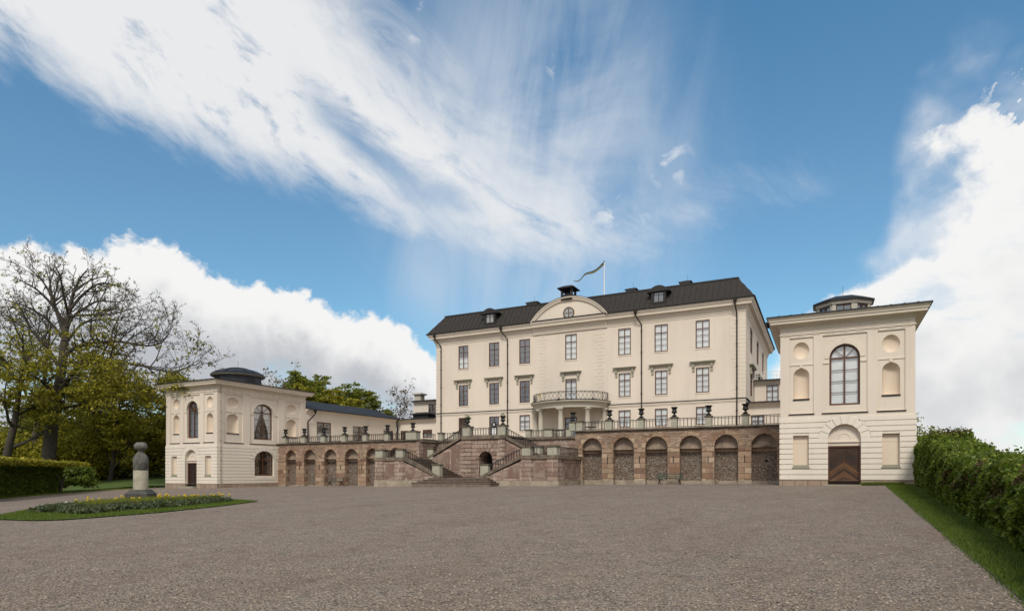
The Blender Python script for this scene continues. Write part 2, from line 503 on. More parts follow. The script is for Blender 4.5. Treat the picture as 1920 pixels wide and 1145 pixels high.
def niche(mb, fr, o, d, mi=0):
    uc, ru, vs, rv, _ = arcpts(o); n = 14
    rows = []
    for v in (o['v0'], vs):
        rows.append([fr.p(uc - ru * math.cos(math.pi * i / n), v, -d * math.sin(math.pi * i / n)) for i in range(n + 1)])
    for k in range(1, 7):
        t = math.pi / 2 * k / 6; c = max(.02, math.cos(t))
        rows.append([fr.p(uc - ru * c * math.cos(math.pi * i / n), vs + rv * math.sin(t), -d * c * math.sin(math.pi * i / n)) for i in range(n + 1)])
    mb.grid(rows, mi, True)
    mb.face([fr.p(uc - ru * math.cos(math.pi * i / n), o['v0'], -d * math.sin(math.pi * i / n)) for i in range(n + 1)], mi)


def dish(mb, fr, o, d, mi=0):
    uc, ru = (o['u0'] + o['u1']) / 2, (o['u1'] - o['u0']) / 2
    vc, rv = (o['v0'] + o['v1']) / 2, (o['v1'] - o['v0']) / 2
    mb.grid([[fr.p(uc + ru * math.cos(t) * math.cos(2 * math.pi * i / 28), vc + rv * math.cos(t) * math.sin(2 * math.pi * i / 28), -d * math.sin(t)) for i in range(28)]
             for t in [math.pi / 2 * k / 7 * .995 for k in range(8)]], mi, True, True)


def window(parent, fr, o, w0=-.035, curtain='white', rows=3, top=.30, t=.105, name='window', label=None, thin=.045, fan=False, door=False):
    """frame (part) > pane, curtain (sub-parts)"""
    mb = MB(); u0, u1, v0, v1 = o['u0'], o['u1'], o['v0'], o['v1']; uc = (u0 + u1) / 2
    d0, d1 = w0 - .06, w0
    arch = o['k'] == 'arch'
    mb.fbox(fr, u0, u0 + t, v0, (arcpts(o)[2] if arch else v1), d0, d1); mb.fbox(fr, u1 - t, u1, v0, (arcpts(o)[2] if arch else v1), d0, d1)
    mb.fbox(fr, u0 + t, u1 - t, v0, v0 + t * (2.2 if door else 1.1), d0, d1)
    if arch:
        _, ru, vs, rv, a = arcpts(o, 18)
        b = [(uc + (x - uc) * (ru - t) / ru, vs + (y - vs) * (rv - t) / rv) for x, y in a]
        for i in range(18):
            mb.hexa([fr.p(*a[i], d1), fr.p(*a[i + 1], d1), fr.p(*b[i + 1], d1), fr.p(*b[i], d1), fr.p(*a[i], d0), fr.p(*a[i + 1], d0), fr.p(*b[i + 1], d0), fr.p(*b[i], d0)])
        vt = vs
    else:
        mb.fbox(fr, u0 + t, u1 - t, v1 - t, v1, d0, d1)
        vt = v1 - (v1 - v0) * top
    m = t * .85
    topv = v1 - t
    mb.fbox(fr, uc - m / 2, uc + m / 2, v0 + t, vt - m / 2, d0, d1 + .012)
    mb.fbox(fr, u0 + t, u1 - t, vt - m / 2, vt + m / 2, d0, d1 + .016)
    mb.fbox(fr, uc - m / 2, uc + m / 2, vt + m / 2, topv, d0, d1 + .012)
    h = (vt - m / 2 - v0 - t) / rows
    for k in range(1, rows):
        for a, b in ((u0 + t, uc - m / 2), (uc + m / 2, u1 - t)):
            mb.fbox(fr, a, b, v0 + t + k * h - thin / 2, v0 + t + k * h + thin / 2, d0 + .01, d1 - .005)
    if fan:
        for sgn in (-1, 1):
            p0 = fr.p(uc + sgn * .05, vt + .05, (d0 + d1) / 2); p1 = fr.p(uc + sgn * (u1 - uc) * .66, vt + (v1 - vt) * .68, (d0 + d1) / 2)
            mb.bar(p0, p1, .04, .04)
    fo = mb.build(name, 'wood', parent)
    if label: fo['label'] = label

    def sheet(dw, mat, nme, poly=None, wave=0.0):
        s = MB()
        if poly is None:
            if arch:
                a = arcpts(o, 18)[4]
                pl = [(u0 + .03, v0 + .03), (u1 - .03, v0 + .03)] + [(uc + (x - uc) * .98, y - .02) for x, y in a[::-1]]
                s.face([fr.p(x, y, dw) for x, y in pl])
            elif wave:
                n = 24
                s.grid([[fr.p(u0 + .03 + (u1 - u0 - .06) * i / n, v, dw - wave * (.5 + .5 * math.sin(i * 2.1 + u0))) for i in range(n + 1)] for v in (v0 + .03, v1 - .03)], 0, True)
            else:
                s.face([fr.p(u0 + .02, v0 + .02, dw), fr.p(u1 - .02, v0 + .02, dw), fr.p(u1 - .02, v1 - .02, dw), fr.p(u0 + .02, v1 - .02, dw)])
        else:
            for q in poly: s.face([fr.p(x, y, dw) for x, y in q])
        return s.build(nme, mat, fo)
    sheet(d0 + .02, 'glass', 'pane')
    sheet(d0 - .3, 'void', 'unlit_depth')  # dark sheet put in for the unlit room behind the glass
    if curtain == 'white': sheet(d0 - .08, 'curtain', 'curtain', None, 0 if arch else .05)
    elif curtain == 'half':
        vm = v0 + (v1 - v0) * .5
        sheet(d0 - .1, 'curtain', 'curtain', [[(u0 + .03, v0 + .03), (u1 - .03, v0 + .03), (u1 - .03, vm), (u0 + .03, vm)]])
    elif curtain == 'drape':
        vm = v0 + (vt - v0) * .35; tp = vt + .3; W = u1 - u0
        fans = [[(u0 + .05, tp), (uc - .02, tp), (u0 + W * .17, vm), (u0 + .05, vm)], [(u1 - .05, tp), (uc + .02, tp), (u1 - W * .17, vm), (u1 - .05, vm)],
                [(u0 + .05, vm), (u0 + W * .17, vm), (u0 + W * .13, v0 + .1), (u0 + .05, v0 + .1)], [(u1 - .05, vm), (u1 - W * .17, vm), (u1 - W * .13, v0 + .1), (u1 - .05, v0 + .1)],
                [(u0 + .1, tp), (u1 - .1, tp), (uc + W * .3, v1 - .25), (uc - W * .3, v1 - .25)]]
        sheet(d0 - .1, 'curtain', 'curtain', fans)
    return fo


def cornice(mb, fr, u0, u1, prof, mi=0, miter=(0, 0), ends=True):
    """extrude a (w, v) profile along the face; miter +1 runs the end out with w (outer corner)"""
    a = [fr.p(u0 - miter[0] * w, v, w) for w, v in prof]; b = [fr.p(u1 + miter[1] * w, v, w) for w, v in prof]
    for i in range(len(prof) - 1): mb.face([a[i], b[i], b[i + 1], a[i + 1]], mi)
    if ends: mb.face(a, mi); mb.face(b[::-1], mi)


def railing(parent, a, b, h=.72, gap=.26, t=.04, z_off=.08, name='railing'):
    """iron bars between two points on the coping"""
    mb = MB(); a, b = Vector(a), Vector(b); up = Vector((0, 0, 1))
    mb.bar(a + up * h, b + up * h, .06, .05); mb.bar(a + up * z_off, b + up * z_off, .04, .04); mb.bar(a + up * (h - .12), b + up * (h - .12), .03, .03)
    n = max(2, int((b - a).length / gap))
    for i in range(n):
        p = a.lerp(b, (i + .5) / n); mb.bar(p + up * z_off, p + up * h, t, t)
    return mb.build(name, 'iron', parent)


def post(parent, x, y, z0, z1, wx=.5, wy=.5, name='post'):
    mb = MB()
    mb.box(x - wx / 2, x + wx / 2, y - wy / 2, y + wy / 2, z0, z1 - .12, 0)
    mb.box(x - wx / 2 - .05, x + wx / 2 + .05, y - wy / 2 - .05, y + wy / 2 + .05, z1 - .12, z1, 1)
    return mb.build(name, ['post', 'cap'], parent)


def downpipe(parent, fr, u, ztop, zbot, jog=.4, eave_w=.7, r=.075, du=None):
    mb = MB(); du = -.35 if du is None else du
    mb.lathe([(.2, 0), (.2, -.18), (.08, -.45)], *fr.p(u + du, 0, eave_w)[:2], 10, 0, False, 0, ztop)
    mb.tube([fr.p(u + du, ztop - .4, eave_w), fr.p(u + du, ztop - .55, eave_w - .05), fr.p(u, ztop - 1.5, .12), fr.p(u, ztop - 1.75, .11), fr.p(u, zbot, .11)], r, 8)
    z = zbot + 1
    while z < ztop - 2: mb.fbox(fr, u - .1, u + .1, z, z + .05, 0, .2); z += 2.4
    return mb.build('downpipe', 'pipe', parent)

# ------------------------------------------------------------------ ground
def tag_struct(o): o['kind'] = 'structure'; return o


gx = [-900, -400, -200, -130, -100, -80, -60, -40, -20, -10, 0, 10, 25, 60, 150, 400, 900]
gy = [-400, -100, -20, -5, 5, 15, 25, 35, 46, 60, 90, 150, 300, 600, 1200]
mb = MB(); mb.grid([[(x, y, G(x, y)) for x in gx] for y in gy], 0, False)
tag_struct(mb.build('gravel_ground', 'gravel'))


def sheet(name, poly, mat, up):
    mb = MB(); mb.face([(x, y, G(x, y) + up) for x, y in poly]); return tag_struct(mb.build(name, mat))




def GP(x, y):
    """park ground: the lawn rises gently away from the forecourt"""
    d = x * VD[0] + y * VD[1]; t = max(0.0, min(1.0, (d - 60) / 55)); return G(x, y) + .03 + 3.0 * t * t * (3 - 2 * t)


mb = MB(); rows = []
for px, ye in ((-900, 960), (-500, 955), (-300, 950), (-120, 943), (0, 935), (60, 929.5), (120, 923.5), (175, 918.3), (240, 915.6), (312, 913.6)):
    ex_, ey_ = gr(px, ye); s0 = ex_ * VD[0] + ey_ * VD[1]; r = ray(px); rows.append([(r[0] * q, r[1] * q, GP(r[0] * q, r[1] * q)) for q in [s0 + (170 - s0) * (k / 24) ** 1.4 for k in range(25)]])
mb.grid(rows, 0, True); tag_struct(mb.build('lawn', 'lawn'))
_a, _b = gr(1670, 917.5), gr(1919, 1127)
GE = [(_a[0] + (_b[0] - _a[0]) * t, _a[1] + (_b[1] - _a[1]) * t) for t in (1.45, 1.2, 1.0, .92, .83, .7, .55, .4, .2, .06, 0)] + [(3.5, 43.4), (4.2, 44.35)]
sheet('grass_verge', GE + [(5.2, 44.35), (25, 44.35), (25, -6)], 'lawn', .012)
ISL = [gr(*p) for p in ((-70, 978), (0, 974.5), (60, 976.5), (110, 975.5), (200, 969), (300, 961), (400, 950.5), (484, 940), (430, 936.5), (330, 939), (230, 942), (130, 949), (50, 957), (0, 966.5))]
sheet('flowerbed_grass', ISL, 'lawn', .035)
BED = [gr(*p) for p in ((60, 962), (100, 962.5), (160, 966), (230, 959), (300, 954), (370, 947.5), (432, 941), (400, 937.5), (300, 941), (200, 946), (110, 953))]
sheet('flowerbed_soil', BED, 'soil', .06)
tag_struct(sheet('terrace_floor', [(-54.2, 51.2), (-35.8, 51.2), (-35.8, 53.9), (-19, 53.9), (-19, 51.2), (-2.4, 51.2), (-2.4, 80), (-54, 80)], 'slab', 0))
for v in bpy.data.objects['terrace_floor'].data.vertices: v.co.z = 5.1

# ------------------------------------------------------------------ the palace
PX0, PX1, PY, PL = -46.94, -7.27, 71.0, 30.0
palace = thing('palace', (-27.35, 71, 5.1), 'large cream three-storey palace block with dark mansard roof, round pediment and half-round columned balcony', 'palace')
pf = front(0, PY); ps = Fr(PX1, PY, 0, 1, 1, 0)
CS = [-42.64, -38.0, -33.61, -27.35, -20.64, -16.35, -11.76]
ops = []; wins = []
cur_t = ['half', 'none', 'none', 'white', 'white', 'white', 'white']
cur_m = ['none', 'none', 'none', 'none', 'white', 'white', 'white']
cur_g = ['none', 'none', 'white', '', 'white', 'white', 'white']
for i, c in enumerate(CS):
    o = op(c - .76, c + .76, 15.56, 18.66, rev=.16); ops.append(o); wins.append((o, cur_t[i], {}))
    if i == 3:
        o = op(c - .74, c + .74, 9.95, 13.22, rev=.16); ops.append(o); wins.append((o, 'white', dict(rows=4, top=.1, door=True, t=.12)))
        o = op(c - .8, c + .8, 5.1, 8.5, rev=.25); ops.append(o); wins.append((o, 'none', dict(rows=3, top=.22, door=True, t=.12)))
    else:
        o = op(c - .72, c + .72, 10.63, 13.43, rev=.16); ops.append(o); wins.append((o, cur_m[i], {}))
        o = op(c - .73, c + .73, 7.05 if i > 1 else 6.4, 9.08, rev=.16); ops.append(o); wins.append((o, cur_g[i], dict(rows=2, top=.4)))
mb = MB(); wall(mb, pf, PX0, PX1, 5.0, 19.3, ops)
sops = []
for a, b in ((4.9, 7.6), (13, 15.8), (21.2, 23.8)):
    sops += [op(a, b, 15.56, 18.6, rev=.2), op(a, b, 10.63, 13.43, rev=.2)]
wall(mb, ps, 0, PL, 5.0, 19.3, sops)
mb.face([(PX0, PY, 5), (PX0, PY + PL, 5), (PX0, PY + PL, 20.4), (PX0, PY, 20.4)]); mb.face([(PX0, PY + PL, 5), (PX1, PY + PL, 5), (PX1, PY + PL, 20.4), (PX0, PY + PL, 20.4)])
# corner and bay quoins: shallow blocks with joints
for a, b, e in ((PX0 + .02, PX0 + 1.35, 1), (PX1 - 1.5, PX1 - .02, -1), (-31.75, -30.5, 0), (-24.25, -23.05, 0)):
    z = 9.85; k = 0
    while z < 18.7:
        d = .22 if k % 2 else 0
        mb.fbox(pf, a + (d if e <= 0 else 0), b - (d if e >= 0 else 0), z + .02, z + .40, -.02, .022); z += .42; k += 1
z = 9.85; k = 0
while z < 18.7:
    mb.fbox(ps, .02, 2.4 - (.4 if k % 2 else 0), z + .02, z + .40, -.02, .022); z += .42; k += 1
mb.build('wall', 'stucco', palace)
# window surrounds: plain sills
for o in ops:
    if o['v0'] > 6.5 and o['v0'] not in (9.95,): mb = MB(); mb.fbox(pf, o['u0'] - .09, o['u1'] + .09, o['v0'] - .13, o['v0'] - .01, -.01, .05); mb.build('window_sill', 'trimcream', palace)
for o, cu, kw in wins: window(palace, pf, o, curtain=cu, **kw)
for o in sops: window(palace, ps, o, curtain='white', t=.17, w0=-.05)
prof = [(0, 18.98), (.05, 19.0), (.05, 19.14), (.1, 19.18), (.12, 19.34), (.2, 19.42), (.28, 19.72), (.34, 19.76), (.66, 19.8), (.68, 20.02), (.74, 20.06), (.86, 20.24), (.9, 20.36), (.0, 20.42)]
mb = MB()
cornice(mb, pf, PX0, -32.35, prof, miter=(1, 0)); cornice(mb, pf, -22.75, PX1, prof, miter=(0, 1))
cornice(mb, pf, -32.35, -22.75, [(w + .13 if w else w, v) for w, v in prof])
cornice(mb, ps, 0, PL, prof, miter=(1, 1))
mb.build('cornice', 'trimcream', palace)
for a, b in ((PX0, -31.9), (-23.0, PX1)):
    mb = MB(); mb.fbox(pf, a - .02, b + .02, 9.74, 9.82, -.02, .16); mb.fbox(pf, a - .01, b + .01, 9.42, 9.5, -.02, .05, 1); mb.fbox(pf, a - .01, b + .01, 9.55, 9.738, -.02, .1, 1); mb.build('string_course', ['flash', 'trimcream'], palace)
mb = MB(); mb.fbox(ps, .18, PL, 9.74, 9.82, -.02, .16)
mb.build('string_course', ['flash', 'trimcream'], palace)
for i, c in enumerate(CS):
    mb = MB(); zz = 13.88
    mb.fbox(pf, c - 1.22, c + 1.22, zz, zz + .07, 0, .3); mb.fbox(pf, c - 1.3, c + 1.3, zz + .073, zz + .15, 0, .36); mb.fbox(pf, c - 1.37, c + 1.37, zz + .153, zz + .21, 0, .42)
    for s in (-1, 1):
        mb.fbox(pf, c + s * .98 - .13, c + s * .98 + .13, zz - .45, zz - .003, 0, .22); mb.fbox(pf, c + s * .98 - .11, c + s * .98 + .11, zz - .9, zz - .453, 0, .12)
    mb.build('window_hood', 'hood', palace)
for a, b in ((4.9, 7.6), (13, 15.8), (21.2, 23.8)):
    mb = MB(); mb.fbox(ps, a - .7, b + .7, 13.9, 14.0, 0, .3); mb.fbox(ps, a - .9, b + .9, 14.003, 14.14, 0, .42)
    for u in (a - .4, b + .4): mb.fbox(ps, u - .2, u + .2, 13.0, 13.897, 0, .18)
    mb.build('window_hood', 'hood', palace)
# roof: steep lower slope with standing seams, rolled top edge, shallow deck
mb = MB(); ez, tz, ew, tw = 20.45, 23.05, .98, -.88
ex = [(PX0 - ew, PY - ew), (PX1 + ew, PY - ew), (PX1 + ew, PY + PL + ew), (PX0 - ew, PY + PL + ew)]
tx = [(PX0 - tw, PY - tw), (PX1 + tw, PY - tw), (PX1 + tw, PY + PL + tw), (PX0 - tw, PY + PL + tw)]
for i in range(4):
    j = (i + 1) % 4
    a, b, c, d = Vector((*ex[i], ez)), Vector((*ex[j], ez)), Vector((*tx[j], tz)), Vector((*tx[i], tz))
    if i == 0:
        hw_, sg = 4.95, 2.6; rr_ = (hw_ * hw_ + sg * sg) / (2 * sg)
        lowz = lambda x: ez if abs(x + 27.35) >= hw_ else max(ez, 20.4 + sg - rr_ + math.sqrt(rr_ * rr_ - (x + 27.35) ** 2))
        rw = lambda z: ew + (tw - ew) * (z - ez) / (tz - ez)
        mb.face([a, (-27.35 - hw_, PY - ew, ez), (-27.35 - hw_, PY - tw, tz), d]); mb.face([(-27.35 + hw_, PY - ew, ez), b, c, (-27.35 + hw_, PY - tw, tz)])
        xs_ = [-27.35 - hw_ + 2 * hw_ * k / 40 for k in range(41)]
        for x0, x1 in zip(xs_, xs_[1:]):
            z0, z1 = min(lowz(x0), tz - .01), min(lowz(x1), tz - .01)
            mb.face([(x0, PY - rw(z0), z0), (x1, PY - rw(z1), z1), (x1, PY - tw, tz), (x0, PY - tw, tz)])
    else: mb.face([a, b, c, d])
    mb.face([(*ex[i], ez), (*ex[j], ez), (*ex[j], ez - .07), (*ex[i], ez - .07)], 1)
    n = int((b - a).length / .62)
    nr = (b - a).cross(d - a).normalized()
    for k in range(1, n):
        if i > 1: break
        t = k / n; p = a.lerp(b, t); along = (b - a).normalized()
        run = (d - a) - along * (d - a).dot(along)
        ln_ = (b - a).length; fr_ = min(1, min(t, 1 - t) * ln_ / (ew - tw)); q = p + run * fr_
        if i == 0 and abs(p.x + 27.35) < 4.9:
            f0 = (lowz(p.x) + .05 - ez) / (tz - ez)
            if f0 > .95: continue
            p = p + run * f0
        mb.bar(p + nr * .015, q + nr * .015, .035, .06, 2)
    mb.bar(d + Vector((0, 0, .03)), c + Vector((0, 0, .03)), .2, .18, 1)
    mb.bar(a + Vector((0, 0, .02)), b + Vector((0, 0, .02)), .12, .12, 1)
cx, cy = (PX0 + PX1) / 2, PY + PL / 2
for i in range(4):
    j = (i + 1) % 4; k0 = (PX0 + 14, cy, 24.3) if i in (3,) else None
    r0, r1 = (PX0 + 14, cy, 24.3), (PX1 - 14, cy, 24.3)
    pts = {0: [r1, r0], 1: [r1], 2: [r0, r1], 3: [r0]}[i]
    mb.face([(*tx[i], tz + .05), (*tx[j], tz + .05), *pts], 1)
mb.build('roof', ['brownroof', 'flash', 'flash'], palace)
# pediment over the middle bays
PC = -27.35


def arc(h, s, n=28):
    r = (h * h + s * s) / (2 * s); a = math.asin(h / r)
    return [(PC + r * math.sin(-a + 2 * a * i / n), s - r + r * math.cos(-a + 2 * a * i / n)) for i in range(n + 1)]


mb = MB(); zb = 20.4
o1, i1 = arc(5.0, 2.62), arc(4.35, 2.02)
z1 = lambda L_: [(x, zb + v) for x, v in L_]
O, I = z1(o1), z1(i1)
mb.face([pf.p(x, v, .72) for x, v in I], 0)
lv = [(0, .72), (.3, .84), (.34, .92), (.72, .98), (.78, 1.06), (1.0, 1.08)]
for (k0, w0), (k1, w1) in zip(lv, lv[1:]):
    A = [(i[0] + (o[0] - i[0]) * k0, i[1] + (o[1] - i[1]) * k0) for i, o in zip(I, O)]
    B = [(i[0] + (o[0] - i[0]) * k1, i[1] + (o[1] - i[1]) * k1) for i, o in zip(I, O)]
    mb.grid([[pf.p(x, v, w0) for x, v in A], [pf.p(x, v, w1) for x, v in B]], 0, False)
mb.grid([[pf.p(x, v, 1.1) for x, v in O], [pf.p(x, v + .05, 1.12) for x, v in O], [pf.p(x, v + .05, -2.6) for x, v in O]], 1, True)
mb.fbox(pf, PC - 4.4, PC + 4.4, zb + .02, zb + .07, -.1, 1.09, 1)
for a, b in ((O[0], I[0]), (I[-1], O[-1])): mb.face([pf.p(*a, .0), pf.p(*b, .0), pf.p(*b, 1.0), pf.p(*a, 1.0)])
mb.build('pediment', ['trimcream', 'flash'], palace)
mb = MB(); zc = 21.08; n = 28
R = [(.72, .7), (.72, .8), (.6, .8), (.6, .74)]
mb.grid([[pf.p(PC + r * math.cos(2 * math.pi * i / n), zc + r * math.sin(2 * math.pi * i / n), w) for i in range(n)] for r, w in R], 0, False, True)
mb.fbox(pf, PC - .045, PC + .045, zc - .6, zc + .6, .73, .79); mb.fbox(pf, PC - .6, PC + .6, zc - .03, zc + .03, .73, .78)
ocf = mb.build('round_window', 'wood', palace)
mb = MB(); mb.face([pf.p(PC + .62 * math.cos(2 * math.pi * i / n), zc + .62 * math.sin(2 * math.pi * i / n), .75) for i in range(n)]); mb.build('pane', 'glass', ocf)
mb = MB(); mb.face([pf.p(PC + .62 * math.cos(2 * math.pi * i / n), zc + .62 * math.sin(2 * math.pi * i / n), .735) for i in range(n)]); mb.build('blind', 'hood', ocf)
# dormers
for c, has_blind in ((-38.3, 1), (-16.5, 0)):
    mb = MB(); w = .68; pr = [(-1.3, 22.28)] + [(-1.3 + 2.6 * i / 12, 22.34 + .62 * math.sin(math.pi * i / 12)) for i in range(13)] + [(1.3, 22.28)]
    mb.fbox(pf, c - .82, c - .58, 20.95, 22.4, -1.4, w); mb.fbox(pf, c + .58, c + .82, 20.95, 22.4, -1.4, w)
    mb.fbox(pf, c - .58, c + .58, 20.9, 21.12, -1.2, w + .04)
    mb.grid([[pf.p(c + x, v, w + .15) for x, v in pr], [pf.p(c + x, v, -1.9) for x, v in pr]], 0, False)
    mb.face([pf.p(c + x, v, w + .15) for x, v in pr]); mb.face([pf.p(c + x, v - .1, w + .02) for x, v in pr])
    d = mb.build('dormer', 'flash', palace)
    mb = MB(); mb.fbox(pf, c - .03, c + .03, 21.12, 22.35, w - .1, w - .04); mb.fbox(pf, c - .58, c + .58, 21.9, 21.94, w - .1, w - .05)
    for s in (-1, 1): mb.fbox(pf, c + s * .55 - .03, c + s * .55 + .03, 21.12, 22.35, w - .1, w - .03)
    mb.build('window_frame', 'flash', d)
    mb = MB(); mb.face([pf.p(c - .57, 21.12, w - .12), pf.p(c + .57, 21.12, w - .12), pf.p(c + .57, 22.38, w - .12), pf.p(c - .57, 22.38, w - .12)]); mb.build('pane', 'glass', d)
    mb = MB(); mb.face([pf.p(c - .57, 21.12, w - .2), pf.p(c + .57, 21.12, w - .2), pf.p(c + .57, 22.38, w - .2), pf.p(c - .57, 22.38, w - .2)]); mb.build('blind', 'hood' if has_blind else 'void', d)  # grey blind in one dormer, dark sheet for the unlit room in the other
# bell turret on the pediment
mb = MB(); bx, by = -27.55, 70.75
mb.box(bx - .74, bx + .74, by - .74, by + .74, 22.6, 23.3)
for sx in (-1, 1):
    for sy in (-1, 1): mb.box(bx + sx * .62 - .12, bx + sx * .62 + .12, by + sy * .62 - .12, by + sy * .62 + .12, 23.3, 24.05)
mb.lathe([(1.55, 24.02), (1.55, 24.1), (.75, 24.42), (0, 24.55)], bx, by, 4, 0, False, math.pi / 4)
mb.face([(bx - 1.1, by - 1.1, 24.03), (bx + 1.1, by - 1.1, 24.03), (bx + 1.1, by + 1.1, 24.03), (bx - 1.1, by + 1.1, 24.03)])
bt = mb.build('bell_turret', 'flash', palace)
mb = MB(); mb.lathe([(0, .62), (.12, .6), (.16, .4), (.22, .15), (.32, 0), (.28, 0)], bx, by, 14, 0, True, 0, 23.38); mb.tube([(bx, by, 23.9), (bx, by, 24.05)], .03); mb.build('bell', 'iron', bt)
for a, b, zt in ((-36.55, -34.7, 25.4), (-22.5, -20.95, 25.38), (-15.7, -14.15, 25.38)):
    mb = MB(); mb.box(a + .15, b - .15, 77.4, 79, 23.2, zt - .25); m_ = (a + b) / 2
    mb.lathe([(1.25, zt - .25), (1.25, zt - .17), (.3, zt + .05), (0, zt + .05)], m_, 78.2, 4, 0, False, math.pi / 4, 0, (b - a) / 1.75, .9)
    mb.tube([(m_ + .2, 78, zt), (m_ + .2, 78, zt + .7)], .015, 4); mb.build('chimney', 'flash', palace)
mb = MB(); mb.box(PX1 - .3, PX1 + .5, 92.5, 95, 20.6, 22.3); mb.box(PX1 - .4, PX1 + .75, 92.2, 95.3, 22.3, 22.5); mb.build('side_dormer', 'flash', palace)
for u in (-46.1, -36.0, -18.6, -8.15): downpipe(palace, pf, u, 20.35, 5.1, eave_w=.95, du=-.55 if u < -30 else (-.1 if u > -10 else -.5))
# portico
pa, pb_ = 4.2, 3.35
for nme, x, y in [('column', PC + pa * math.cos(t), PY - pb_ * math.sin(t)) for t in (rad(135), rad(90), rad(45))] + [('pilaster', PC - 4.55, PY - .3), ('pilaster', PC + 4.35, PY - .3)]:
    mb = MB(); mb.box(x - .4, x + .4, y - .4, y + .4, 5.1, 5.25); mb.box(x - .42, x + .42, y - .42, y + .42, 9.2, 9.38)
    mb.lathe([(.38, 5.25), (.36, 5.4), (.31, 5.45), (.315, 6.5), (.29, 8), (.265, 9.0), (.3, 9.03), (.3, 9.08), (.37, 9.2)], x, y, 20)
    mb.build(nme, 'portico', palace)
mb = MB()


def ell(a, b, z, n=40): return [(PC + a * math.cos(math.pi * (1 - i / n)), PY - b * math.sin(math.pi * (1 - i / n)), z) for i in range(n + 1)]


rows = [ell(3.9, 3.05, 9.385), ell(4.6, 3.75, 9.385), ell(4.6, 3.75, 9.62), ell(4.66, 3.8, 9.64), ell(4.66, 3.8, 9.86), ell(4.72, 3.86, 9.88), ell(4.9, 4.05, 10.0), ell(5.05, 4.2, 10.04), ell(5.05, 4.2, 10.16)]
mb.grid(rows, 0, False); mb.face(ell(4.0, 3.15, 9.6)); mb.grid([ell(3.9, 3.05, 9.385), ell(3.9, 3.05, 9.62)], 0)
mb.grid([ell(5.07, 4.22, 10.163), ell(5.07, 4.22, 10.22)], 1); mb.face(ell(5.07, 4.22, 10.22), 1)
mb.build('balcony', ['portico', 'flash'], palace)
mb = MB(); ra, rb = 4.7, 3.92; n = 56
e0, e1 = ell(ra, rb, 10.3, n), ell(ra, rb, 11.2, n)
mb.tube(e1, .035, 6); mb.tube(e0, .028, 6); mb.tube(ell(ra, rb, 11.08, n), .018, 5)
for i in range(0, n, 2):
    for a, b in ((i, i + 2), (i + 2, i)):
        if not (14 <= i < 20 and i != 16 and (a > b)): mb.tube([e0[a], ((e0[a][0] + e1[b][0]) / 2, (e0[a][1] + e1[b][1]) / 2, 10.75), e1[b]], .017, 4)
for i in (0, 8, 14, 20, 28, 36, 44, 50, 56): mb.tube([e0[i], e1[i]], .03, 6)
for i in (12, 28, 44):
    x, y, z = e0[i]; mb.lathe([(.4, -.1), (.3, .0), (.1, .1), (0, .12)], x, y, 10, 0, True, 0, 10.3)
rl = mb.build('balcony_railing', 'iron', palace)
mb = MB(); x, y, z = e0[17]; y -= .06
M['gold'] = plain('gilt_iron', (.6, .4, .08), .35, .6, .1)
for s in (-1, 1): mb.tube([(x + s * (.05 + .13 * math.sin(k * .5)), y, 10.4 + k * .1) for k in range(8)], .025, 5)
mb.lathe([(.0, .7), (.1, .66), (.16, .56), (.09, .5), (0, .46)], x, y, 10, 0, True, 0, 10.45); mb.build('emblem', 'gold', rl)

pole = thing('flagpole', (-25.39, 78, 23.4), 'slim white flagpole on the palace roof behind the pediment', 'flagpole')
mb = MB(); mb.tube([(-25.39, 78, 23.3), (-25.39, 78, 29.3)], [.1, .055], 10); mb.lathe([(0, -.09), (.09, -.03), (.09, .04), (0, .1)], -25.39, 78, 10, 1, True, 0, 29.38)
o = mb.build('pole', ['white', 'iron'], pole)
mb = MB(); rows = []
for k in range(25):
    t = k / 24; x = -25.45 - 4.25 * t; z = 29.15 - 1.75 * t - .25 * math.sin(t * math.pi) + .09 * math.sin(t * 13); y = 78 + .35 * math.sin(t * 9); h = .19 * (1 - t) + .05
    rows.append([(x, y, z + h * (1 - j * .5)) if True else 0 for j in range(5)])
M['flagblue'] = plain('dark_blue_bunting', (.012, .03, .06), .8, 0, .2); M['flagyellow'] = plain('yellow_bunting', (.3, .24, .02), .8, 0, .1)
mb.grid([r[:3] for r in rows], 0); mb.grid([r[2:4] for r in rows], 1); mb.grid([r[3:] for r in rows], 0)
tag(mb.build('pennant', ['flagblue', 'flagyellow']), 'long narrow blue and yellow pennant streaming from the white pole', 'flag')


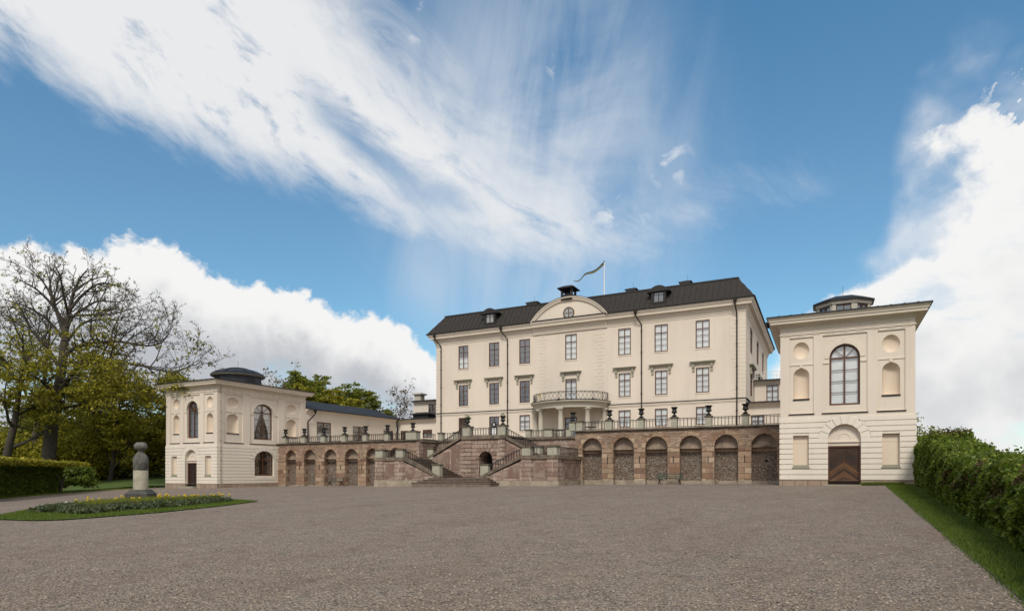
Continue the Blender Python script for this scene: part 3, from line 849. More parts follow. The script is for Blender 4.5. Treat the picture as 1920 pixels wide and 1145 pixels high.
# ------------------------------------------------------------------ the two corner pavilions
def pavilion(name, label, P, faces, dz, W, lantern):
    """P: plan corners front-left, front-right, back-right, back-left"""
    t = thing(name, (*P[0], G(*P[0])), label, 'pavilion')
    fr = []
    for i in range(4):
        a, b = Vector(P[i]), Vector(P[(i + 1) % 4]); d = (b - a); ln = d.length; d /= ln
        fr.append((Fr(a.x, a.y, d.x, d.y, d.y, -d.x), ln))
    up, lo = MB(), MB(); trim = MB()

    def piece(nme, mat, f, *q):
        m_ = MB(); m_.fbox(f, *q[:6])
        if len(q) > 6: m_.fbox(f, *q[6])
        m_.build(nme, mat, t)
    Z = lambda v: v + dz
    zs, zp, zf, zbase = Z(5.25), Z(1.22), Z(11.5), Z(.3) - .6
    course = (zs - zp) / 12
    for i, (f, ln) in enumerate(fr):
        spec = faces.get(i); trim = MB()
        if not spec:
            wall(up, f, 0, ln, zbase, zf); continue
        # upper storey: pilaster plane with three sunk panels
        pan = [op(a, b, Z(5.52), Z(10.46), rev=.09) for a, b in spec['panels']]
        wall(up, f, 0, ln, zs, zf, pan)
        for k, (p, c) in enumerate(zip(pan, spec['centers'])):
            hw = spec['hw'][k]
            if k == 1:
                o = op(c - hw, c + hw, Z(5.97), Z(9.85), 'arch', rev=.42, rise=min(hw, .95))
                wall(up, f, p['u0'], p['u1'], p['v0'], p['v1'], [o], w=-.09)
                # archivolt and imposts
                _, ru, vs, rv, a = arcpts(o, 18)
                out = [(c + (x - c) * (ru + .26) / ru, vs + (y - vs) * (rv + .26) / rv) for x, y in a]
                for q in range(18):
                    x = [(*a[q], -.1), (*a[q + 1], -.1), (*out[q + 1], -.1), (*out[q], -.1), (*a[q], -.045), (*a[q + 1], -.045), (*out[q + 1], -.045), (*out[q], -.045)]
                    trim.hexa([f.p(*y) for y in x])
                trim.fbox(f, c - .09, c + .09, Z(9.86), Z(10.25), -.1, -.02)
                for s in (-1, 1):
                    ua, ub = sorted((c + s * (hw + .02), p['u1'] - .02 if s > 0 else p['u0'] + .02))
                    trim.fbox(f, ua, ub, Z(8.66), Z(8.74), -.09, -.03)
                window(t, f, o, w0=-.3, curtain=spec['cur'], rows=4, t=.12, thin=.04, fan=True, name='arched_window')
            else:
                r_ = op(c - hw, c + hw, Z(9.07), Z(10.18), 'circ', rev=0); n_ = op(c - hw, c + hw, Z(6.5), Z(8.47), 'arch', rev=0, rise=min(hw, .5))
                wall(up, f, p['u0'], p['u1'], p['v0'], p['v1'], [r_, n_], w=-.09)
                F2 = Fr(f.o[0] - f.n[0] * .09, f.o[1] - f.n[1] * .09, *f.d, *f.n)
                dish(up, F2, r_, .3, 1); niche(up, F2, n_, .45, 1)
                trim.fbox(f, p['u0'] + .01, c - .1, Z(8.67), Z(8.74), -.09, -.045); trim.fbox(f, c + .1, p['u1'] - .01, Z(8.67), Z(8.74), -.09, -.045)
                trim.fbox(f, c - .08, c + .08, Z(8.5), Z(8.74), -.09, -.03)
                piece('niche_sill', 'flash', f, c - hw - .02, c + hw + .02, Z(6.4), Z(6.49), -.3, -.03)
            piece('panel_sill', 'flash', f, p['u0'] - .05, p['u1'] + .05, Z(5.44), Z(5.51), -.05, .06)
        # architrave and triglyphs
        trim.fbox(f, -.05, ln + .05, Z(10.66), Z(10.73), -.02, .06)
        n = max(6, round(ln / .84)); 
        for k in range(n):
            c = (k + .5) * ln / n if n else 0
            for q in (-.16, 0, .16): trim.fbox(f, c + q - .055, c + q + .055, Z(10.76), Z(11.16), -.01, .025)
            trim.fbox(f, c - .24, c + .24, Z(10.58), Z(10.62), -.01, .03)
        cornice(trim, f, 0, ln, [(0, Z(11.14)), (.08, Z(11.18)), (.14, Z(11.3)), (.56, Z(11.34)), (.57, Z(11.47)), (.63, Z(11.5)), (.66, Z(11.6)), (.74, Z(11.7)), (.75, Z(11.74)), (0, Z(11.8))], miter=(1, 1), ends=False)
        # rusticated lower storey
        lop = []
        for b in spec.get('blind', ()): lop.append(op(b - .46, b + .46, Z(2.05), Z(4.1), rev=.26))
        dc = spec.get('door')
        if dc is not None: lop.append(op(dc - .92, dc + .92, zbase, Z(4.77), 'arch', rev=.3, rise=.92))
        lw = spec.get('low')
        if lw: lop.append(op(lw[0], lw[1], Z(2.04), Z(4.74), 'arch', rev=.35, rise=1.0))
        wall(lo, f, 0, ln, zp - .02, zs, [dict(o, v0=max(o['v0'], zp - .02)) for o in lop])
        g = .028; e = .05
        for k in range(12):
            va, vb = zp + k * course + g, zp + (k + 1) * course - g; vm = (va + vb) / 2
            cuts = []
            for o in lop:
                if o['k'] == 'rect':
                    if o['v0'] < vm < o['v1']: cuts.append((o['u0'], o['u1']))
                else:
                    uc, ru, vs, rv, _ = arcpts(o); rg = .55
                    if o['v0'] < vm < vs: cuts.append((o['u0'], o['u1']))
                    elif vs <= vm < o['v1'] + rg:
                        y = (vm - vs) / (rv + rg); h_ = (ru + rg) * math.sqrt(max(0, 1 - y * y)); cuts.append((uc - h_, uc + h_))
            cuts.sort(); u = -e if i == 0 else -e + .004; segs = []
            for a, b in cuts: segs.append((u, a)); u = b
            segs.append((u, ln + e - .004))
            for a, b in segs: lo.fbox(f, a, b, va, vb, -.03, e)
            if k % 2 == 0: pass
        for o in lop:
            if o['k'] == 'arch':
                uc, ru, vs, rv, _ = arcpts(o); n = 9
                for q in range(n):
                    t0, t1 = math.pi * (q + .05) / n, math.pi * (q + .95) / n
                    pts = [(uc - (ru + d) * math.cos(x), vs + (rv + d) * math.sin(x)) for x, d in ((t0, 0), (t1, 0), (t1, .52), (t0, .52))]
                    lo.hexa([f.p(*x, -.02) for x in pts] + [f.p(*x, e) for x in pts])
            else:
                up.face([f.p(o['u0'], o['v0'], -.26), f.p(o['u1'], o['v0'], -.26), f.p(o['u1'], o['v1'], -.26), f.p(o['u0'], o['v1'], -.26)], 1)
                up.fbox(f, o['u0'] + .03, o['u1'] - .03, Z(3.62), Z(3.65), -.26, -.245, 1)
                piece('blind_window_sill', 'hood', f, o['u0'] - .06, o['u1'] + .06, Z(1.97), Z(2.05), -.24, .09, (o['u0'] + .01, o['u1'] - .01, Z(2.045), Z(2.18), -.255, -.03))
        # plinth
        q0 = -.06 if i == 0 else -.055
        segs = [(q0, ln + .056)] if dc is None else [(q0, dc - .92), (dc + .92, ln + .056)]
        for a, b in segs: lo.fbox(f, a, b, zbase, zp - .01, -.3, .06, 1)
        if dc is not None:
            up.face([f.p(dc - .92, Z(3.4), -.3), f.p(dc + .92, Z(3.4), -.3)] + [f.p(x, y, -.3) for x, y in arcpts(op(dc - .92, dc + .92, 0, Z(4.77), 'arch', rise=.92))[4][::-1]])
            trim.fbox(f, dc - .91, dc + .91, Z(3.62), Z(3.7), -.3, -.2)
            q = [(dc - .34 * math.cos(math.pi * k / 8), Z(3.84) + .36 * math.sin(math.pi * k / 8)) for k in range(9)]
            trim.tube([f.p(x, y, -.3) for x, y in q], .035, 6)
            piece('doorstep', 'hood', f, dc - 1.2, dc + 1.0, zbase, Z(.93), -.3, .55)
            mb = MB(); dw = -.42; x0, x1, y0, y1 = dc - .92, dc + .92, Z(.93), Z(3.4)
            for a, b, c, d in ((x0, x0 + .09, y0, y1), (x1 - .09, x1, y0, y1), (x0 + .09, x1 - .09, y1 - .09, y1)): mb.fbox(f, a, b, c, d, dw, dw + .14, 1)
            mb.face([f.p(x0, y0, dw), f.p(x1, y0, dw), f.p(x1, y1, dw), f.p(x0, y1, dw)])
            door = mb.build('door', [spec.get('dmat', 'doorwood'), 'wood'], t)
            for s in (-1, 1):
                mb = MB(); hw = .8; a0 = dc + s * .02; a1 = dc + s * (hw + .02)
                k = y0 - .7
                while k < y1 - .1:
                    # planks rising towards the middle
                    pts = [(a1, k), (a0, k + .62), (a0, k + .62 + .155), (a1, k + .155)]
                    pts = [(x, min(max(y, y0 + .12), y1 - .14)) for x, y in pts]
                    if max(p[1] for p in pts) - min(p[1] for p in pts) > .05:
                        mb.hexa([f.p(*x, dw) for x in pts] + [f.p(*x, dw + .035 + .012 * ((int(k * 37) % 3))) for x in pts])
                    k += .19
                mb.fbox(f, *sorted((a0, a1)), y0, y0 + .12, dw, dw + .06)
                mb.build('door_leaf', spec.get('dmat', 'doorwood'), door)
        if lw:
            window(t, f, lop[-1], w0=-.25, curtain='none', rows=3, t=.13, thin=.035, fan=True, name='arched_window')
        trim.build('cornice', 'trimcream', t)
    up.build('wall', ['stucco', 'niche'], t); lo.build('base_storey', ['rough', 'plinth'], t)
    # roof and lantern
    C = (sum(p[0] for p in P) / 4, sum(p[1] for p in P) / 4)
    ev = []
    for x, y in P:
        dx, dy = (1 if x > C[0] else -1), (1 if y > C[1] else -1); ev.append((x + dx * .8, y + dy * .8))
    rf = MB(); ze = Z(11.82); zt = Z(12.5)
    for i in range(4):
        a, b = ev[i], ev[(i + 1) % 4]; rf.face([(*a, ze), (*b, ze), (*C, zt)]); rf.face([(*a, ze), (*b, ze), (*b, ze - .09), (*a, ze - .09)])
        m = max(3, int(math.dist(a, b) / .7))
        for k in range(1, m):
            s = 1 - abs(2 * k / m - 1); p = Vector((*a, ze)).lerp(Vector((*b, ze)), k / m); q = p.lerp(Vector((*C, zt)), min(.95, s * .75 + .2)); rf.bar(p, q, .03, .06)
    roof = rf.build('roof', 'darkroof', t)
    lantern(t, C, Z)
    return t


def lantern_windows(t, C, Z):
    r, z0, z1 = 1.8, Z(12.0), Z(13.62); wl = MB()
    oc = [(C[0] + r * math.cos(rad(22.5 + 45 * k)), C[1] + r * math.sin(rad(22.5 + 45 * k))) for k in range(8)]
    lt = MB()
    lt.lathe([(1.8, z0), (1.8, z0 + .3)], *C, 8, 1, False, rad(22.5)); lt.lathe([(1.8, z1 - .28), (1.88, z1 - .22), (1.88, z1 - .02), (2.02, z1)], *C, 8, 1, False, rad(22.5))
    lt.lathe([(2.02, z1 + .01), (2.08, z1 + .02), (2.08, z1 + .1), (1.3, z1 + .42), (.35, z1 + .6), (0, z1 + .62)], *C, 8, 0, False, rad(22.5))
    lt.tube([(*C, z1 + .6), (*C, z1 + 1.4)], .015, 4, 0)
    for k in range(8):
        a, b = Vector(oc[k]), Vector(oc[(k + 1) % 8]); d = (b - a).normalized(); f = Fr(a.x, a.y, d.x, d.y, d.y, -d.x); ln = (b - a).length
        lt.fbox(f, 0, .22, z0 + .3, z1 - .28, -.15, .0, 1); lt.fbox(f, ln - .22, ln, z0 + .3, z1 - .28, -.15, .0, 1)
    lo = lt.build('lantern', ['darkroof', 'portico'], t)
    for k in range(8):
        a, b = Vector(oc[k]), Vector(oc[(k + 1) % 8]); d = (b - a).normalized(); f = Fr(a.x, a.y, d.x, d.y, d.y, -d.x); ln = (b - a).length
        w = MB(); u0, u1, v0, v1 = .22, ln - .22, z0 + .3, z1 - .28
        for q in ((u0, u0 + .07, v0, v1), (u1 - .07, u1, v0, v1), (u0, u1, v0, v0 + .07), (u0, u1, v1 - .07, v1), ((u0 + u1) / 2 - .05, (u0 + u1) / 2 + .05, v0, v1)): w.fbox(f, *q, -.12 + .002 * (q[0] == u0), -.04)
        w.face([f.p(u0, v0, -.1), f.p(u1, v0, -.1), f.p(u1, v1, -.1), f.p(u0, v1, -.1)], 1)
        w.build('lantern_window', ['wood', 'glass'], lo)


def lantern_dome(t, C, Z):
    lt = MB(); z0, z1 = Z(11.95), Z(13.12)
    lt.lathe([(2.5, z0), (2.5, z1)], *C, 12, 0, False, .1)
    lt.lathe([(2.5, z1 - .1), (2.85, z1), (2.85, z1 + .1)], *C, 24, 1, True)
    lt.lathe([(2.9, z1 + .1), (2.6, z1 + .35), (2.1, z1 + .58), (1.2, z1 + .82), (1.15, z1 + .9), (.9, z1 + .97), (0, z1 + 1.02)], *C, 24, 0, True)
    for k in range(16):
        a = 2 * math.pi * k / 16; p = [(C[0] + r * math.cos(a), C[1] + r * math.sin(a), z1 + z) for r, z in ((2.88, .13), (2.6, .38), (2.1, .61), (1.2, .85))]; lt.tube(p, .03, 4)
    lt.tube([(*C, z1 + 1), (*C, z1 + 1.8)], .015, 4)
    lt.build('lantern', ['darkroof', 'hood'], t)


RPX = -2.4
pavilion('corner_pavilion', 'two-storey cream pavilion with plank door and octagonal lantern, beside the tall hedge', [(RPX, 44.5), (RPX + 7.52, 44.5), (RPX + 7.7, 56), (RPX, 56)],
         {0: dict(panels=[(.55, 1.97), (2.5, 4.99), (5.55, 7.0)], centers=[1.25, 3.74, 6.26], hw=[.47, .86, .48], blind=[1.23, 6.25], door=3.72, cur='white'),
          3: dict(panels=[(.8, 3.0), (3.9, 7.6), (8.4, 10.7)], centers=[1.9, 5.75, 9.55], hw=[.6, 1.2, .6], cur='none'),
          1: dict(panels=[(.8, 3.0), (3.9, 7.6), (8.4, 10.7)], centers=[1.9, 5.75, 9.55], hw=[.6, 1.2, .6], cur='none')}, 0.0, 7.52, lantern_windows)
A31 = rad(3.1); LD = (math.sin(A31), math.cos(A31)); LX = -54.94; LY = 43.0
lp = lambda u, w=0.0: (LX + LD[0] * u + LD[1] * w, LY + LD[1] * u - LD[0] * w)
pavilion('corner_pavilion', 'two-storey cream pavilion with low black dome, beside the park trees and lawn', [(LX - 8.02, LY), (LX, LY), lp(11.48), (lp(11.48)[0] - 8.6, lp(11.48)[1])],
         {0: dict(panels=[(.72, 2.2), (2.85, 5.4), (6.0, 7.5)], centers=[1.55, 4.15, 6.82], hw=[.47, .88, .48], blind=[1.4, 6.7], door=4.05, dmat='darkdoor', cur='none'),
          1: dict(panels=[(.82, 3.0), (3.9, 7.6), (8.46, 10.65)], centers=[1.86, 5.68, 9.47], hw=[.71, 1.24, .7], cur='drape', low=(4.44, 7.0))}, -.63, 8.02, lantern_dome)
pv = bpy.data.objects['corner_pavilion.001']
sf = Fr(LX, LY, LD[0], LD[1], LD[1], -LD[0])
mb = MB(); mb.tube([sf.p(.36, 10.6, .1), sf.p(.36, .3, .1)], .03, 6)
for z in range(1, 10): mb.fbox(sf, .31, .41, z, z + .06, 0, .14)
mb.build('lightning_rod', 'hood', pv)


# ------------------------------------------------------------------ low wings and links
def wing(name, label, f, u0, u1, depth, wins, eave, base=4.6, ridge=1.6, pipe=None):
    t = thing(name, f.p(u0, 5.1), label, 'wing')
    ops_ = [op(a, b, v0, v1, rev=.18) for a, b, v0, v1, *_ in wins]
    mb = MB(); wall(mb, f, u0, u1, base, eave, ops_)
    for a, b in ((u0, -depth), (u1, -depth)): mb.face([f.p(a, base, 0), f.p(a, base, b), f.p(a, eave, b), f.p(a, eave + ridge, b / 2), f.p(a, eave, 0)])
    mb.face([f.p(u0, base, -depth), f.p(u1, base, -depth), f.p(u1, eave, -depth), f.p(u0, eave, -depth)])
    mb.build('wall', 'stucco', t)
    for o, w in zip(ops_, wins): window(t, f, o, curtain=w[4], rows=w[5] if len(w) > 5 else 3, t=.11)
    mb = MB(); cornice(mb, f, u0, u1, [(0, eave - .5), (.05, eave - .48), (.08, eave - .34), (.2, eave - .22), (.22, eave - .12), (.4, eave - .06), (.42, eave + .02), (0, eave + .06)]); mb.build('cornice', 'trimcream', t)
    mb = MB(); h = eave + .08
    a, b, c, d = f.p(u0, h, .55), f.p(u1, h, .55), f.p(u1, h + ridge, -depth / 2), f.p(u0, h + ridge, -depth / 2)
    mb.face([a, b, c, d]); mb.face([d, c, f.p(u1, h, -depth - .5), f.p(u0, h, -depth - .5)]); mb.face([a, b, f.p(u1, h - .1, .55), f.p(u0, h - .1, .55)])
    n = int((u1 - u0) / .62)
    for k in range(n + 1): mb.bar(Vector(a).lerp(Vector(b), k / n), Vector(d).lerp(Vector(c), k / n), .035, .07)
    mb.tube([f.p(u0, h - .06, .6), f.p(u1, h - .06, .6)], .07, 6)
    mb.build('roof', 'darkroof', t)
    for u, du in pipe or (): downpipe(t, f, u, eave + .05, 5.1, eave_w=.5, du=du)
    return t


wing('low_wing', 'long low cream wing with black sheet roof, between the domed pavilion and the palace', sf, 11.48, 27.7, 9.0,
     [(13.2, 15.5, 5.15, 7.88, 'half'), (19.25, 21.6, 5.15, 7.76, 'none'), (25.1, 27.1, 5.15, 7.6, 'none')], 9.22, pipe=[(11.75, .8)])
lk = front(0, 71.2)
lt = wing('low_link', 'short low cream link with flat black roof and vent box, adjoining the palace', lk, -53.75, -46.96, 7.0,
     [(-53.05, -51.9, 6.2, 7.67, 'none', 2), (-49.3, -47.75, 6.6, 7.7, 'half', 2)], 9.16, ridge=.15, pipe=[(-53.45, .1)])
mb = MB(); mb.box(-52.95, -50.3, 74, 76, 9.2, 10.15); mb.lathe([(2.15, 10.15), (2.15, 10.22), (1.2, 10.5), (0, 10.5)], -51.6, 75, 4, 0, False, math.pi / 4, 0, 1.05, .85); mb.build('vent_box', 'flash', lt)
w2 = front(0, 79)
t2 = wing('rear_block', 'cream two-storey rear block with stone chimney, behind the vent box', w2, -56.35, -46.5, 8, [(-53.65, -52.3, 10.0, 12.2, 'none')], 12.75, ridge=.5)
mb = MB(); mb.box(-57.85 + .55, -56.7 + .55, 80.5, 81.6, 12.8, 13.95); mb.box(-57.95 + .55, -56.6 + .55, 80.4, 81.7, 13.95, 14.05); mb.box(-58.15 + .55, -56.4 + .55, 80.2, 81.9, 14.05, 14.25); mb.build('chimney', 'portico', t2)
rl_ = front(0, 72.0)
wing('low_link', 'short low cream link with black eave, beside the lantern pavilion', rl_, -7.25, -2.1, 7, [(-6.8, -5.45, 5.9, 7.98, 'white', 2)], 9.3, ridge=.12)
r2 = front(0, 80.0)
t3 = wing('rear_block', 'cream two-storey rear block with thin white roof railing, behind the lantern pavilion', r2, -7.2, 4, 8, [(-5.85, -4.5, 10.0, 12.2, 'white', 2)], 12.75, ridge=.05)
mb = MB()
for k in range(24):
    x = -6.9 + k * .35; mb.tube([(x, 79.9, 12.85), (x + .17, 79.9, 13.35), (x, 79.9, 13.8)], .018, 4); mb.tube([(x + .17, 79.9, 12.85), (x, 79.9, 13.35), (x + .17, 79.9, 13.8)], .018, 4)
mb.bar((-7, 79.9, 13.8), (2, 79.9, 13.8), .04); mb.bar((-7, 79.9, 13.35), (2, 79.9, 13.35), .03); mb.build('roof_railing', 'white', t3)
rwf = Fr(RPX, 72, 0, -1, -1, 0)
wing('low_wing', 'low cream wing hidden behind the lantern pavilion', rwf, 0.2, 15.9, 7.5, [(1.5, 3.6, 5.15, 7.8, 'white'), (7, 9.2, 5.15, 7.8, 'white'), (12.3, 14.5, 5.15, 7.8, 'white')], 9.3)

# ------------------------------------------------------------------ terrace walls with arcades
DW = 50.5


def arcade(name, label, f, u0, u1, opens, crown, spring, ledge0, ledge1, base, side=None):
    t = thing(name, f.p((u0 + u1) / 2, base + .3), label, 'wall')
    ops_ = [op(a, b, base, crown, 'arch', rev=.62) for a, b in opens]
    rub = MB(); wall(rub, f, u0, u1, spring, ledge0, [dict(o, v0=spring) for o in ops_], rmi=0)
    rub.face([f.p(u0, base, -.75), f.p(u1, base, -.75), f.p(u1, ledge0, -.75), f.p(u0, ledge0, -.75)])
    rub.build('wall', 'rubble', t)
    edges = [u0] + [x for o in opens for x in o] + [u1]
    for k in range(0, len(edges), 2):
        a, b = edges[k], edges[k + 1]; mb = MB()
        mb.fbox(f, a, b, base, spring - .2, -.62, .015); mb.fbox(f, a - .0, b + .0, spring - .2, spring, -.62, .05)
        mb.fbox(f, a - .03, b + .03, base, base + .62, -.6, .05, 1)
        mb.build('pier', ['ashlar', 'slab'], t)
    ring = MB()
    for o in ops_:
        uc, ru, vs, rv, _ = arcpts(o); n = 11
        for q in range(n):
            t0, t1 = math.pi * (q + .03) / n, math.pi * (q + .97) / n; d = .3 + .05 * ((q * 7) % 3)
            pts = [(uc - (ru + e) * math.cos(x), vs + (rv + e) * math.sin(x)) for x, e in ((t0, 0), (t1, 0), (t1, d), (t0, d))]
            ring.hexa([f.p(*x, -.1) for x in pts] + [f.p(*x, .018) for x in pts])
        ring.fbox(f, uc - .16, uc + .16, crown + .01, crown + .42, -.1, .06)
    ring.build('arch_rings', 'ashlar', t)
    for o in ops_:
        a, b = o['u0'], o['u1']
        mb = MB(); mb.face([f.p(a, base + .3, -.58), f.p(b, base + .3, -.58), f.p(b, spring - .28, -.58), f.p(a, spring - .28, -.58)], 0)
        mb.fbox(f, a, b, spring - .28, spring - .02, -.66, -.47, 4)
        _, ru, vs, rv, ar = arcpts(o); mb.face([f.p(x, y, -.56) for x, y in [(a, spring - .02), (b, spring - .02)] + ar[::-1]], 2)
        mb.fbox(f, a, b, base, base + .58, -.66, -.5, 3)
        mb.build('niche_infill', ['pebble', 'ashlar', 'tymp', 'slab', 'lintel'], t)
    mb = MB()
    mb.fbox(f, u0, u1, ledge0 + .002, ledge0 + .12, -.7, .06); mb.fbox(f, u0, u1, ledge0 + .123, ledge1, -.75, .2)
    mb.build('coping', 'ledge', t)
    return t


wf = front(0, DW)
RO = [(-18.41, -16.65), (-15.66, -13.88), (-12.94, -11.11), (-10.16, -8.41), (-7.48, -5.71), (-4.75, -2.96)]
LO = [(-53.32, -51.75), (-50.61, -48.92), (-47.68, -45.95), (-44.84, -43.06), (-42.02, -40.3), (-39.08, -37.4)]
tr = arcade('terrace_wall', 'pink sandstone arcaded terrace wall with green bench, between the stairs and the lantern pavilion', wf, -19.05, -2.55, RO, 4.66, 3.62, 5.12, 5.33, .5)
tl = arcade('terrace_wall', 'brown sandstone arcaded terrace wall with mossy bench, between the domed pavilion and the stairs', wf, -54.62, -35.45, LO, 4.22, 3.18, 4.78, 5.0, -.2)
# carved shell and spout in the last niche of the right wall
mb = MB(); c = -3.75
for k in range(9):
    a = math.pi * (k + .5) / 9; mb.hexa([wf.p(c + r * math.cos(x), 3.72 + r * math.sin(x), w) for w in (-.56, -.48) for r, x in ((.05, a - .15), (.4, a - .15), (.4, a + .15), (.05, a + .15))])
mb.build('shell_ornament', 'tymp', tr)
mb = MB(); mb.fbox(wf, c - .12, c + .12, 2.55, 2.7, -.575, -.55); mb.build('spout_hole', 'void', tr)
# iron wall anchors on the piers
for p in (tr, tl):
    eds = RO if p is tr else LO; z = 3.05 if p is tr else 2.6
    mb = MB()
    for (a, b), (c, d) in zip(eds, eds[1:]): mb.fbox(wf, (b + c) / 2 - .03, (b + c) / 2 + .03, z - .55, z, .02, .06)
    mb.build('wall_anchors', 'iron', p)
# returns of the walls beside the stairs, and the recessed back wall
bf = front(0, 53.8)
mb = MB(); lrf = Fr(-35.45, DW, 0, 1, 1, 0)
mb.fbox(lrf, .64, 3.3, .3, 4.78, -.6, 0); mb.fbox(lrf, -.03, .645, .3, 4.775, -.3, .06); mb.build('return_wall', 'stairstone', tl)
mb = MB(); mb.fbox(lrf, .8, 3.1, 2.9, 4.4, -.02, .03); mb.build('sunk_panel', 'panel', tl)
mb = MB(); mb.fbox(lrf, .202, 3.3, 4.785, 5.0, -.6, .18); mb.build('coping', 'ledge', tl)
mb = MB(); mb.fbox(bf, -35.44, -19.06, .3, 4.85, -.6, 0); mb.build('back_wall', 'stairstone', tr)
mb = MB(); mb.fbox(bf, -35.26, -19.06, 4.86, 5.08, -.6, .16); mb.build('coping', 'ledge', tr)
mb = MB(); rrf = Fr(-19.05, 53.8, 0, -1, -1, 0); mb.fbox(rrf, 0, 2.5, .3, 5.11, -.6, 0); mb.build('return_wall', 'stairstone', tr)

RP = [-16.02, -13.3, -10.6, -7.92, -5.2]
LPs = [-53.5, -50.68, -47.84, -44.97, -42.15, -39.36]
for x in RP: post(tr, x, DW + .15, 5.33, 6.18)
for x in LPs: post(tl, x, DW + .15, 5.0, 5.74)
post(tr, -19.3, DW + .15, 5.335, 6.14, .55, .6); post(tr, -18.7, DW + .2, 5.335, 6.16, .55, .5)
post(tl, -36.3, DW + .25, 5.0, 5.86, 1.2, .8)
xs = [-18.4] + RP + [-2.5]
for i in range(len(xs) - 1):
    railing(tr, (xs[i] + (.3 if i else .1), DW + .15, 5.33), (xs[i + 1] - (.3 if i < 5 else 0), DW + .15, 5.33), .74)
xs = LPs + [-36.3]
for i in range(len(xs) - 1):
    railing(tl, (xs[i] + .28, DW + .15, 5.0), (xs[i + 1] - (.28 if i < 5 else .65), DW + .15, 5.0), .66)
railing(tl, (-35.5, DW + .75, 5.0), (-35.5, 53.6, 5.0), .66)
BP = [on(825.2, 53.8), on(854.5, 53.8), on(990, 53.8), on(1028, 53.8), on(1066, 53.8)]
for i, x in enumerate(BP): post(tr, x, 54.0, 5.08, 5.86, .75 if i == 3 else .5, .5)
for a, b in ((-35.2, BP[0]), (BP[0], BP[1]), (BP[2], BP[3]), (BP[3], BP[4])): railing(tr, (a + .3, 54.0, 5.08), (b - .3, 54.0, 5.08), .68)

# ------------------------------------------------------------------ the double staircase
XA = -27.56
st = thing('double_staircase', (XA, 45.3, .7), 'weathered stone double staircase with iron rails, climbing to the terrace around a dark arched portal', 'staircase')
YF, YU, ZL, ZB, ZT, ZC = 45.3, 49.2, 3.1, 1.25, 5.08, 1.25
ff = front(XA, YF); fu = front(XA, YU)


def prism(mb, f, poly, w0, w1, mi=0):
    a = [f.p(x, y, w1) for x, y in poly]; b = [f.p(x, y, w0) for x, y in poly]
    mb.face(a, mi); mb.face(b[::-1], mi)
    for i in range(len(poly)):
        j = (i + 1) % len(poly); mb.face([a[i], b[i], b[j], a[j]], mi)


